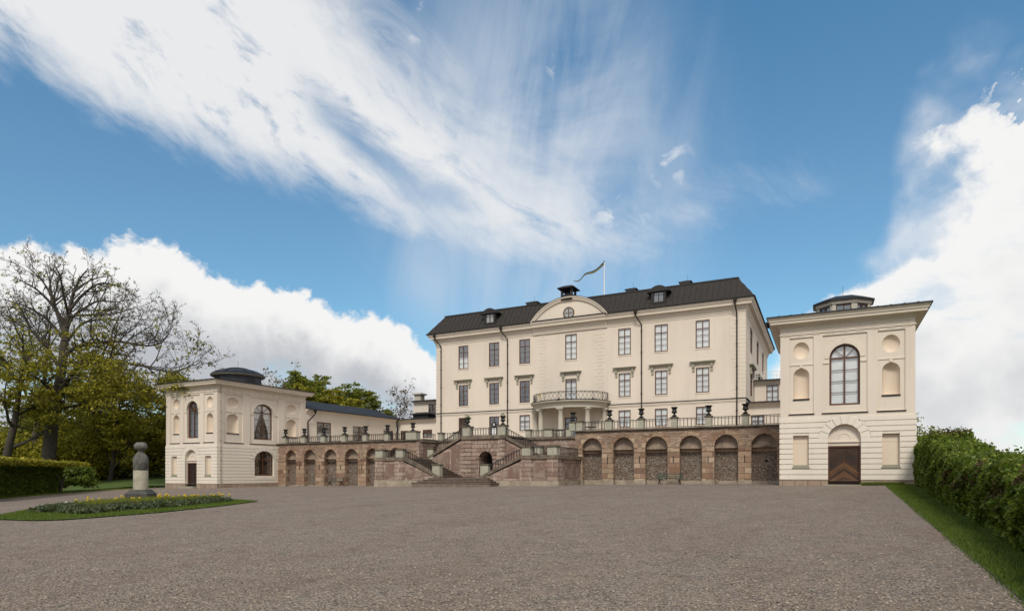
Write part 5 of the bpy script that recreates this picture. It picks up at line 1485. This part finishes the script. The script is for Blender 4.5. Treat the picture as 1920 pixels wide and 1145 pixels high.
# ------------------------------------------------------------------ hedges
def hedge(name, label, line, hs_, thick, n, mat, size, red=0.0, bumps=.12, seed=0):
    """clipped hedge along a base line: dense leaves near the surface, stems inside"""
    t = thing(name, (*line[0], G(*line[0])), label, 'hedge'); R_ = np.random.default_rng(seed)
    P = np.array(line); seg = np.linalg.norm(np.diff(P, axis=0), axis=1); cum = np.concatenate([[0], np.cumsum(seg)]); tot = cum[-1]
    u = R_.random(n) * tot; i = np.clip(np.searchsorted(cum, u) - 1, 0, len(seg) - 1); f = (u - cum[i]) / seg[i]
    d = (P[i + 1] - P[i]) / seg[i][:, None]; nr = np.stack([d[:, 1], -d[:, 0]], 1)
    base = P[i] + d * (f * seg[i])[:, None]
    hh = np.interp(u, cum, hs_)
    kind = R_.random(n)
    v = R_.random(n) ** .9; w = np.abs(R_.normal(0, .13, n))
    top = kind > .76
    v = np.where(top, 1 - np.abs(R_.normal(0, .035, n)), v); w = np.where(top, R_.random(n) * thick, w)
    back = (kind > .7) & (kind < .76); w = np.where(back, thick - w, w)
    wob = bumps * (np.sin(u * 1.7 + 3 * v) + .8 * np.sin(u * 3.9 + 5 * v + 1) + .6 * np.sin(u * 8.3 - 7 * v) + .5 * np.sin(u * 17 + 11 * v))
    wob = wob + bumps * .9 * np.sin(u * 2.6 + 4 * np.sin(v * 3 + u * .7)) * np.sin(v * 5 + u)
    w = w + wob * (~top) * (.4 + .6 * (1 - np.abs(2 * v - 1))) + np.where(v > .93, (v - .93) * 2.2, 0) * (~top)
    z = v * hh + np.where(top, bumps * np.clip(hh / 2.6, .45, 1) * (1.3 * np.sin(u * 1.15) + np.sin(u * 2.3) + .8 * np.sin(u * 5.1 + w * 3) + .7 * np.sin(u * 11 + w * 7)) + np.abs(R_.normal(0, bumps * .7, n)), 0)
    XY = base + nr * w[:, None]
    Z = np.array([G(a, b) for a, b in base]) + z + .05
    C = np.column_stack([XY, Z])
    mi = np.zeros(n, int)
    if red:
        cz = np.sin(u * 1.1 + 2 * np.sin(u * .6)) * np.sin(v * 7 + u * .8) + .5 * np.sin(u * 4 + v * 9)
        mi = ((cz > .75) & (v > .45) & (R_.random(n) < red)).astype(int)
    quads('foliage', leaf_quads(C, size, .25, 1.45), [mat, 'leaf_red'], t, mi)
    mb = MB(); k = int(tot / .45)
    for q in range(k + 1):
        uu = q / k * tot; j = min(int(np.searchsorted(cum, uu, 'right') - 1), len(seg) - 1); b = P[j] + (P[j + 1] - P[j]) * (uu - cum[j]) / seg[j]; dd = (P[j + 1] - P[j]) / seg[j]; nn = np.array([dd[1], -dd[0]])
        c = b + nn * thick * .5; z0 = G(*b); hq = float(np.interp(uu, cum, hs_))
        mb.tube([(c[0], c[1], z0 - .1), (c[0] + R_.normal(0, .1), c[1] + R_.normal(0, .1), z0 + hq * .55), (c[0] + R_.normal(0, .25), c[1] + R_.normal(0, .25), z0 + hq * .93)], [.06, .05, .02], 5)
    mb.build('stems', 'bark', t)
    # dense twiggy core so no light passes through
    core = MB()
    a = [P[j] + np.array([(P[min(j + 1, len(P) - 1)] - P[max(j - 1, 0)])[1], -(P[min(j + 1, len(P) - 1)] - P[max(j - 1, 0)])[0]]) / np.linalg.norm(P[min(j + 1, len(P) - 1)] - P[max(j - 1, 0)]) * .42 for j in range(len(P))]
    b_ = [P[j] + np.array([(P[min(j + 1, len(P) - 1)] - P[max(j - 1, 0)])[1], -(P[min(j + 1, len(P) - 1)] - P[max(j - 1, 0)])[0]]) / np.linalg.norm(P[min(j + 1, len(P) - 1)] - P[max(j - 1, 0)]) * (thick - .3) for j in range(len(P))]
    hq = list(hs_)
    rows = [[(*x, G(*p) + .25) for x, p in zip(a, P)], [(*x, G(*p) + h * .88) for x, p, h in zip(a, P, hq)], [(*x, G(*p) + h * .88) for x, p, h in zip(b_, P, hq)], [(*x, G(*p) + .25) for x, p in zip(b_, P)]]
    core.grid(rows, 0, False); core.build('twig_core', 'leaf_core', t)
    return t


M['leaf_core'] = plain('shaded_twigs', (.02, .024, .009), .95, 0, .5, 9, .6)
hb = [gr(1920 + 60, 1080), gr(1919, 1040), gr(1860, 1000), gr(1800, 965), gr(1755, 936), (4.75, 39.2), (5.15, 44.3)]
hb = [(2.2, 4.0), (2.55, 8.0)] + [tuple(p) for p in hb[1:]]
hb = [tuple(np.array(hb[i]) + (np.array(hb[i + 1]) - np.array(hb[i])) * t) for i in range(len(hb) - 1) for t in (0, .25, .5, .75)] + [hb[-1]]
hh_ = list(np.interp([p[1] for p in hb], [4, 12.7, 21, 26, 30, 33, 37, 41, 44], [1.05, 1.2, 1.4, 1.6, 2.1, 2.55, 2.25, 2.45, 2.5]))
hedge('tall_hedge', 'tall leafy green hedge with reddish shoots beside the grass verge and lantern pavilion', hb, hh_, 1.5, 190000, 'leaf_hedge', .07, .6, .12, 5)
hl = [gr(-160, 948), gr(0, 933), gr(80, 926.5), gr(118, 923)]
lh = hedge('clipped_hedge', 'low clipped dark green hedge with flat yellow-green top, on the lawn before the park trees', hl[::-1], [2.45, 2.5, 2.6, 2.75], 2.2, 42000, 'leaf_hedge_dark', .17, 0, .06, 6)
C = []
P0, P1 = np.array(hl[0]), np.array(hl[-1])
for k in range(9000):
    f = random.random(); b = P0 + (P1 - P0) * f; d = (P1 - P0) / np.linalg.norm(P1 - P0); q = b + np.array([d[1], -d[0]]) * random.uniform(0, 2.2); C.append((q[0], q[1], G(*b) + 2.72 + .2 * (1 - f) - .1 + random.gauss(0, .09)))
quads('top_growth', leaf_quads(np.array(C), .15, .4), 'leaf_tree', lh)
x, y = gr(140, 921); leaf_bush('hedge_shrub', 'loose dark green shrub with bare stems at the end of the clipped hedge', (x, y, G(x, y) + .55), 1.9, 1.5, 1.9, 6000, 'leaf_hedge_dark', .17, 'shrub', None, 77)
x, y = gr(113, 924.5); mb = MB(); z = G(x, y)
mb.tube([(x, y, z - .2), (x + .15, y, z + .8), (x + .5, y + .2, z + 1.7)], [.16, .12, .07], 8); mb.tube([(x + .15, y, z + .8), (x - .5, y, z + 1.6)], [.09, .05], 6); mb.build('trunk', 'bark', bpy.data.objects['hedge_shrub'])


# ------------------------------------------------------------------ grass, bed plants, flowers
def inpoly(P, x, y):
    P = np.array(P); c = np.zeros(len(x), bool); j = len(P) - 1
    for i in range(len(P)):
        m = ((P[i, 1] > y) != (P[j, 1] > y)) & (x < (P[j, 0] - P[i, 0]) * (y - P[i, 1]) / (P[j, 1] - P[i, 1] + 1e-12) + P[i, 0]); c ^= m; j = i
    return c


def blades(poly, n, h, w, mats, name, label, yb=None, lift=.03):
    P = np.array(poly); x = rng.uniform(P[:, 0].min(), P[:, 0].max(), n); lo, hi_ = P[:, 1].min(), P[:, 1].max()
    y = lo + (hi_ - lo) * (rng.random(n) ** (yb or 1)); k = inpoly(poly, x, y); x, y = x[k], y[k]; n = len(x)
    z = np.array([G(a, b) for a, b in zip(x, y)]) + lift; a = rng.uniform(0, 2 * np.pi, n); hh = h * rng.uniform(.5, 1.4, n); ww = w * rng.uniform(.7, 1.3, n)
    le = rng.normal(0, .45, (n, 2)) * hh[:, None]; B = np.stack([x, y, z], 1); s = np.stack([np.cos(a) * ww, np.sin(a) * ww, 0 * a], 1); top = B + np.column_stack([le, hh])
    o = quads(name, np.stack([B - s, B + s, top], 1).reshape(-1, 3), mats, None, None, 3); o['kind'] = 'stuff'; o['label'] = label; return o


vp = GE[1:] + [(5.0, 44.3), (4.6, 39), (3.9, 28), (3.2, 17), (2.6, 8), (2.2, 4)]
blades(vp, 190000, .05, .006, 'grassblade', 'grass', 'short mown grass between the gravel and the tall hedge', 1.5)
edge = [(x - .05 - .03 * (k % 2), y) for k, (x, y) in enumerate(GE[1:])] + [(x + .12, y) for x, y in GE[1:]][::-1]
blades(edge, 60000, .045, .006, 'grassblade', 'edge_grass', 'ragged grass tufts along the gravel edge', 1.4, .0)
blades(ISL, 60000, .07, .012, 'grassblade', 'grass', 'mown grass around the flowerbed')
blades([(-52.6, 23.4), (-63.4, 37), (-65.2, 43.3), (-64, 46), (-75, 46), (-80, 30), (-62, 22)], 40000, .1, .02, 'grassblade', 'grass', 'mown grass on the park lawn')
tf = [(2.3, 43.5), (4.4, 43.9), (4.6, 44.45), (2.2, 44.45)]; blades(tf, 3500, .16, .012, 'grassblade', 'grass', 'rough grass tufts at the foot of the lantern pavilion')


def bed_pts(n, poly):
    P = np.array(poly); x = rng.uniform(P[:, 0].min(), P[:, 0].max(), n * 4); y = rng.uniform(P[:, 1].min(), P[:, 1].max(), n * 4); k = inpoly(poly, x, y); return np.stack([x[k], y[k]], 1)[:n]


q = bed_pts(900, BED); C = []
for x, y in q:
    m = 26; C.append(np.stack([rng.normal(x, .12, m), rng.normal(y, .12, m), G(x, y) + .05 + (.1 + .12 * abs(math.sin(x * 1.9 + y * 1.3))) * rng.random(m)], 1))
o = quads('ground_cover', leaf_quads(np.concatenate(C), .085, 0, 2.4), ['leaf_lavender']); o['kind'] = 'stuff'; o['label'] = 'grey-green herb cushions filling the flowerbed'
mid = [gr(*p) for p in ((150, 957), (250, 951), (330, 946.5), (425, 939.5), (300, 942.5), (200, 947.5), (140, 953))]
blades(mid, 14000, .32, .012, 'leaf_green', 'tulip_leaves', 'upright strap leaves between the yellow flowers', None, .05)


def tulip(loc, mat, label, group, h):
    t = thing('tulip', loc, label, 'flower', group); x, y, z = loc
    mb = MB(); mb.tube([(x, y, z), (x + .02, y, z + h)], .009, 4); mb.build('stem', 'leaf_green', t)
    mb = MB(); mb.lathe([(0, 0), (.04, .02), (.055, .06), (.048, .1), (.028, .125)], x + .02, y, 7, 0, True, 0, z + h); mb.build('petals', mat, t); return t


PXF = [(232, 937), (247, 936), (250, 935.5), (262, 937.5), (295, 930), (301, 927), (303, 937), (308, 935), (311, 928), (313, 926.5), (318, 933), (337, 935), (345, 929), (347, 928), (347, 933), (357, 931), (362, 932), (364, 933), (372, 931), (394, 930), (401, 929), (411, 924.5), (413, 927), (419, 936), (142, 940), (163, 933), (165, 938), (173, 942), (228, 930), (217, 942), (219, 945), (298, 944), (326, 938), (382, 934), (430, 931), (186, 944)]
gy_ = 'yellow flowers in the bed around the stone post'
# the flowers nearest the stone post stand out; the rest nothing tells apart
for i, (px, py) in enumerate(PXF):
    # foot on the bed, on the line of the middle of the bed
    bx_, by_ = gr(px + random.uniform(-2, 2), 944 + (300 - px) * .045 + random.uniform(-1.5, 1.5)); s = bx_ * VD[0] + by_ * VD[1]; z0 = G(bx_, by_) + .05
    h = max(.25, EYE + (HY - py) / F * s - z0 - .06)
    tulip((bx_, by_, z0), 'yellow', 'yellow flower on a thin stem in the herb bed', gy_, h)
gw_ = 'cream flowers left of the stone post'
for px, py in ((124, 945.5), (137, 944), (152, 943), (161, 941.5), (149, 946)):
    bx_, by_ = gr(px, 951.5); s = bx_ * VD[0] + by_ * VD[1]; z0 = G(bx_, by_) + .05; tulip((bx_, by_, z0), 'whitepetal', 'small cream-white flower low in the herb bed', gw_, max(.15, EYE + (HY - py) / F * s - z0 - .06))

# loose stones on the forecourt, nearest ground only
n = 70000; sd0 = 6.0 + 20.0 * rng.random(n) ** 1.7; lat = rng.uniform(-.86, .86, n) * sd0
X_ = VD[0] * sd0 + RD[0] * lat; Y_ = VD[1] * sd0 + RD[1] * lat
ok = (X_ < np.interp(Y_, [p[1] for p in GE], [p[0] for p in GE]) - .05) & ~inpoly(ISL, X_, Y_); X_, Y_ = X_[ok], Y_[ok]; n = len(X_)
sz = .007 + .016 * rng.random(n) ** 2.2; Zg = np.array([G(a, b) for a, b in zip(X_, Y_)]) + sz * .25
an = rng.uniform(0, 2 * np.pi, n); ex3 = np.stack([np.cos(an), np.sin(an), rng.normal(0, .15, n)], 1) * (sz * rng.uniform(.9, 1.5, n))[:, None]; ey3 = np.stack([-np.sin(an), np.cos(an), rng.normal(0, .15, n)], 1) * (sz * rng.uniform(.7, 1.1, n))[:, None]; ez3 = np.stack([rng.normal(0, .2, n), rng.normal(0, .2, n), np.ones(n)], 1) * (sz * rng.uniform(.5, .9, n))[:, None]
C0 = np.stack([X_, Y_, Zg], 1); tri = []
for a in (1, -1):
    for b in (1, -1): tri += [C0 + ex3 * a, C0 + ey3 * b * (1 if a > 0 else .8), C0 + ez3]
m, nt_, b_p = nm('loose_stone'); g_ = N(nt_, 'ShaderNodeNewGeometry'); L(nt_, ramp(nt_, noise(nt_, g_.outputs['Position'], 31, 2, .5), [(.3, (.09, .07, .052)), (.5, (.23, .185, .14)), (.7, (.42, .36, .3))]), b_p.inputs['Base Color']); b_p.inputs['Roughness'].default_value = .85; M['stone'] = m
o = quads('gravel_stones', np.stack(tri, 1).reshape(-1, 3), 'stone', None, None, 3); o['kind'] = 'stuff'; o['label'] = 'loose stones lying on the gravel forecourt'

# ------------------------------------------------------------------ light and sky
SUN_EL = rad(44)
SUN_L = Vector((-math.sin(rad(197)), math.cos(rad(197)), 0)) * math.cos(SUN_EL) + Vector((0, 0, math.sin(SUN_EL)))   # veiled sun high behind the viewer
sl = bpy.data.lights.new('sun', 'SUN'); sl.energy = 1.5; sl.angle = rad(14); sl.color = (1, .93, .82)
so = bpy.data.objects.new('sun', sl); COL.objects.link(so); so.rotation_euler = SUN_L.to_track_quat('Z', 'Y').to_euler(); so.location = (0, 0, 60)

w = bpy.data.worlds.new('World'); SC.world = w; w.use_nodes = True; nt = w.node_tree; nt.nodes.clear()
out = N(nt, 'ShaderNodeOutputWorld'); bg = N(nt, 'ShaderNodeBackground'); bg.inputs[1].default_value = .1; L(nt, bg.outputs[0], out.inputs[0])
sky = N(nt, 'ShaderNodeTexSky', sky_type='NISHITA', sun_disc=False)
sky.sun_elevation = SUN_EL; sky.sun_rotation = math.atan2(SUN_L.x, SUN_L.y)
sky.air_density = 1.0; sky.dust_density = .3; sky.ozone_density = 2.5
tc = N(nt, 'ShaderNodeTexCoord'); dirv = tc.outputs['Generated']
vr = N(nt, 'ShaderNodeVectorRotate', rotation_type='Z_AXIS'); vr.inputs['Angle'].default_value = -YAW; L(nt, dirv, vr.inputs['Vector'])
sx = N(nt, 'ShaderNodeSeparateXYZ'); L(nt, vr.outputs[0], sx.inputs[0])
az = math_(nt, 'ARCTAN2', sx.outputs[0], sx.outputs[1])           # 0 in the middle of the forecourt, + to the right
el = math_(nt, 'ARCSINE', sx.outputs[2])


def ae(px, py):
    a = math.atan((px - CX) / F); return a, math.atan((HY - py) / F * math.cos(a))


def curve(pts):
    """elevation as a function of azimuth through the given compass points"""
    P = sorted(ae(*p) for p in pts); fc = N(nt, 'ShaderNodeFloatCurve'); c = fc.mapping.curves[0]
    lo, hi_ = -math.pi, math.pi; Q = [(0, P[0][1])] + [((a - lo) / (hi_ - lo), e) for a, e in P] + [(1, P[-1][1])]
    while len(c.points) < len(Q): c.points.new(.5, .5)
    for p, (a, e) in zip(c.points, Q): p.location = (a, max(0, min(1, e))); p.handle_type = 'AUTO_CLAMPED'
    fc.mapping.update(); L(nt, math_(nt, 'MULTIPLY_ADD', az, 1 / (hi_ - lo), .5), fc.inputs['Value']); return fc.outputs[0]


def sstep(x, a, b):
    m = N(nt, 'ShaderNodeMapRange', interpolation_type='SMOOTHSTEP'); L(nt, x, m.inputs[0]); m.inputs[1].default_value = a; m.inputs[2].default_value = b; return m.outputs[0]


V3 = vr.outputs[0]
bil = lambda n_: math_(nt, 'MULTIPLY', math_(nt, 'ABSOLUTE', math_(nt, 'SUBTRACT', n_, .5)), 2.6)
puff = math_(nt, 'ADD', math_(nt, 'MULTIPLY', bil(noise(nt, V3, 7, 3, .55, .2)), .7), math_(nt, 'MULTIPLY', noise(nt, V3, 14, 8, .62, .3), .5)); puff2 = bil(noise(nt, V3, 24, 6, .62, .3)); soft = noise(nt, V3, 3.2, 6, .55)
# cumulus bank low on the left
b1 = curve([(-400, 420), (0, 412), (80, 416), (150, 412), (240, 422), (345, 430), (400, 466), (470, 482), (545, 492), (600, 522), (660, 548), (700, 545), (745, 578), (800, 606), (840, 660), (900, 760), (1000, 860), (1250, 885)])
d1 = math_(nt, 'SUBTRACT', b1, el)
d1 = math_(nt, 'ADD', d1, math_(nt, 'MULTIPLY', math_(nt, 'SUBTRACT', puff, .5), .075)); d1 = math_(nt, 'ADD', d1, math_(nt, 'MULTIPLY', math_(nt, 'SUBTRACT', puff2, .5), .03))
m1 = sstep(d1, .004, .02)
hole = math_(nt, 'MULTIPLY', sstep(noise(nt, scaled(nt, V3, (1, 1, 2.2)), 5.5, 6, .6), .5, .64), sstep(d1, .09, .17))
m1 = math_(nt, 'MULTIPLY', m1, math_(nt, 'SUBTRACT', 1.0, math_(nt, 'MULTIPLY', hole, .75)))
# big cumulus on the right: right of a boundary azimuth that depends on elevation, written as elevation over azimuth
fc2 = [(1405, 640), (1432, 600), (1465, 572), (1530, 548), (1590, 520), (1640, 490), (1663, 450), (1690, 400), (1695, 330), (1708, 285), (1755, 245), (1800, 215), (1850, 190), (1930, 165), (2300, 60)]
P2 = sorted((math.atan((HY - y) / F * math.cos(math.atan((x - CX) / F))), math.atan((x - CX) / F)) for x, y in fc2)
fcn = N(nt, 'ShaderNodeFloatCurve'); cc = fcn.mapping.curves[0]; Q2 = [(0, .25)] + [(max(0, e), a) for e, a in P2] + [(1, 1)]
while len(cc.points) < len(Q2): cc.points.new(.5, .5)
for p, (e, a) in zip(cc.points, Q2): p.location = (e, a); p.handle_type = 'AUTO_CLAMPED'
fcn.mapping.update(); eln = math_(nt, 'ADD', el, math_(nt, 'MULTIPLY', math_(nt, 'SUBTRACT', noise(nt, V3, 5.5, 7, .62, .4), .5), math_(nt, 'MULTIPLY', sstep(el, .28, .5), .3))); L(nt, math_(nt, 'MAXIMUM', eln, 0.0), fcn.inputs['Value'])
d2 = math_(nt, 'SUBTRACT', az, fcn.outputs[0]); d2 = math_(nt, 'ADD', d2, math_(nt, 'MULTIPLY', math_(nt, 'SUBTRACT', puff, .5), .17)); d2 = math_(nt, 'ADD', d2, math_(nt, 'MULTIPLY', math_(nt, 'SUBTRACT', puff2, .4), .05))
m2 = sstep(d2, -.004, .045)
hole2 = math_(nt, 'MULTIPLY', sstep(noise(nt, scaled(nt, V3, (1, 1, 2.0)), 6.5, 6, .6), .55, .7), sstep(d2, .05, .15)); m2 = math_(nt, 'MULTIPLY', m2, math_(nt, 'SUBTRACT', 1.0, math_(nt, 'MULTIPLY', hole2, .7)))
b3 = curve([(1400, 620), (1550, 480), (1660, 300), (1690, 170), (1760, 60), (1900, -60)])
d3 = math_(nt, 'SUBTRACT', b3, el); d3 = math_(nt, 'ADD', d3, math_(nt, 'MULTIPLY', math_(nt, 'SUBTRACT', puff, .5), .25))
m3 = math_(nt, 'MULTIPLY', math_(nt, 'MULTIPLY', sstep(d3, .0, .16), sstep(noise(nt, V3, 5, 7, .6, .4), .34, .62)), .8)
# cirrus band sweeping down from the upper left: streaky noise stretched along the band
cl1 = curve([(-600, -60), (-100, 60), (0, 105), (150, 190), (300, 270), (400, 308), (560, 355), (700, 405), (820, 440), (900, 465), (1050, 480), (1180, 475), (1300, 430), (1400, 380)])
cl2 = curve([(-600, -700), (200, -500), (450, -300), (600, -120), (700, 20), (790, 110), (870, 190), (930, 270), (1050, 330), (1180, 380), (1300, 400), (1400, 385)])
sk = N(nt, 'ShaderNodeCombineXYZ'); a_, e_ = az, el
th = rad(-27)   # run of the band in azimuth and elevation
al = math_(nt, 'ADD', math_(nt, 'MULTIPLY', a_, math.cos(th)), math_(nt, 'MULTIPLY', e_, math.sin(th))); ac = math_(nt, 'SUBTRACT', math_(nt, 'MULTIPLY', e_, math.cos(th)), math_(nt, 'MULTIPLY', a_, math.sin(th)))
L(nt, math_(nt, 'MULTIPLY', al, 1.0), sk.inputs[0]); L(nt, math_(nt, 'MULTIPLY', ac, 2.3), sk.inputs[1])
st1 = noise(nt, sk.outputs[0], 5.5, 8, .62, .5); st2 = noise(nt, sk.outputs[0], 17, 7, .65, .35)
low = math_(nt, 'SUBTRACT', el, cl1); low = math_(nt, 'ADD', low, math_(nt, 'MULTIPLY', math_(nt, 'SUBTRACT', st1, .5), .10)); low = math_(nt, 'ADD', low, math_(nt, 'MULTIPLY', math_(nt, 'SUBTRACT', st2, .5), .05))
upp = math_(nt, 'SUBTRACT', cl2, el); upp = math_(nt, 'ADD', upp, math_(nt, 'MULTIPLY', math_(nt, 'SUBTRACT', st1, .5), .22))
band = math_(nt, 'MULTIPLY', sstep(low, -.02, .06), sstep(upp, -.06, .12))
tex = math_(nt, 'ADD', math_(nt, 'MULTIPLY', st1, .7), math_(nt, 'MULTIPLY', st2, .45))
cg = curve([(430, 0), (480, 60), (560, 165), (640, 240), (720, 300), (800, 352), (870, 385), (950, 400)])
gd = math_(nt, 'ABSOLUTE', math_(nt, 'ADD', math_(nt, 'SUBTRACT', el, cg), math_(nt, 'MULTIPLY', math_(nt, 'SUBTRACT', st1, .5), .12)))
gap = math_(nt, 'MULTIPLY', math_(nt, 'MULTIPLY', math_(nt, 'SUBTRACT', 1.0, sstep(gd, .0, .045)), sstep(az, -.36, -.24)), math_(nt, 'SUBTRACT', 1.0, sstep(az, -.12, .0)))
m4 = math_(nt, 'MULTIPLY', math_(nt, 'MULTIPLY', band, sstep(tex, .33, .55)), math_(nt, 'SUBTRACT', 1.0, math_(nt, 'MULTIPLY', gap, .8)))
# thin veil in the middle with near-vertical wisps
sv = N(nt, 'ShaderNodeCombineXYZ'); L(nt, math_(nt, 'ADD', az, math_(nt, 'MULTIPLY', el, -.25)), sv.inputs[0]); L(nt, math_(nt, 'MULTIPLY', el, .22), sv.inputs[1])
vn = noise(nt, sv.outputs[0], 7.5, 6, .6, .6)


def blob(px, py, ra, re):
    a0, e0 = ae(px, py); x = math_(nt, 'DIVIDE', math_(nt, 'SUBTRACT', az, a0), ra); y = math_(nt, 'DIVIDE', math_(nt, 'SUBTRACT', el, e0), re)
    r = math_(nt, 'SQRT', math_(nt, 'ADD', math_(nt, 'MULTIPLY', x, x), math_(nt, 'MULTIPLY', y, y))); return sstep(r, 1.0, .1)


veil = math_(nt, 'MULTIPLY', math_(nt, 'MULTIPLY', blob(1010, 310, .36, .40), sstep(math_(nt, 'ADD', math_(nt, 'MULTIPLY', vn, .6), math_(nt, 'MULTIPLY', noise(nt, V3, 4.5, 7, .6, .8), .4)), .32, .68)), .72)
fleck = math_(nt, 'MULTIPLY', math_(nt, 'MULTIPLY', math_(nt, 'MAXIMUM', math_(nt, 'MAXIMUM', blob(1160, 395, .09, .05), blob(1255, 305, .055, .06)), math_(nt, 'MAXIMUM', blob(1060, 115, .05, .05), blob(790, 55, .04, .05))), sstep(noise(nt, V3, 22, 7, .62, .5), .42, .62)), .8)
virga = math_(nt, 'MULTIPLY', math_(nt, 'MULTIPLY', blob(820, 500, .12, .14), sstep(vn, .3, .8)), .55)
thin = math_(nt, 'MAXIMUM', math_(nt, 'MAXIMUM', veil, virga), math_(nt, 'MAXIMUM', fleck, m3))
# cloud shading: white tops, grey undersides
g1 = math_(nt, 'MULTIPLY', sstep(d1, .045, .13), sstep(soft, .27, .47)); g2 = math_(nt, 'MULTIPLY', sstep(d2, .04, .16), sstep(soft, .44, .62))
WHITE, GREY = (5.6, 5.58, 5.52), (3.1, 3.22, 3.45)
cum1 = mix(nt, math_(nt, 'MULTIPLY', g1, 1.0), WHITE, GREY); cum2 = mix(nt, math_(nt, 'MULTIPLY', g2, .6), WHITE, GREY)
hs = N(nt, 'ShaderNodeHueSaturation'); hs.inputs['Saturation'].default_value = 1.0; hs.inputs['Value'].default_value = 1.0; L(nt, sky.outputs[0], hs.inputs['Color'])
tint = ramp(nt, el, [(.0, (.66, .84, .79)), (.2, (.60, .80, .77)), (.4, (.66, .88, .86)), (.62, (.58, .93, .95))])
base = mix(nt, 1.0, hs.outputs[0], tint, 'MULTIPLY')
behind = math_(nt, 'MULTIPLY', math_(nt, 'MULTIPLY', sstep(math_(nt, 'ABSOLUTE', az), .95, 1.35), sstep(noise(nt, V3, 2.2, 7, .6, .3), .33, .52)), math_(nt, 'SUBTRACT', 1.0, sstep(el, 1.15, 1.4)))  # cloud deck out of view, added to fill the scene with soft frontal light
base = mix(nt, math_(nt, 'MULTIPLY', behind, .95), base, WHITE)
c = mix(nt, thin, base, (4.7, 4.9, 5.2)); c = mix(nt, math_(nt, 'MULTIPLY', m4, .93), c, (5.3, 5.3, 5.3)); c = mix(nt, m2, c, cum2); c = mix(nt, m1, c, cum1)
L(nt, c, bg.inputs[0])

SC.view_settings.view_transform = 'Standard'; SC.view_settings.look = 'None'; SC.view_settings.exposure = .71; SC.view_settings.gamma = 1
SC.render.engine = 'CYCLES'; SC.cycles.use_denoising = True
SC.cycles.max_bounces = 6; SC.cycles.transparent_max_bounces = 8; SC.cycles.caustics_reflective = False; SC.cycles.caustics_refractive = False
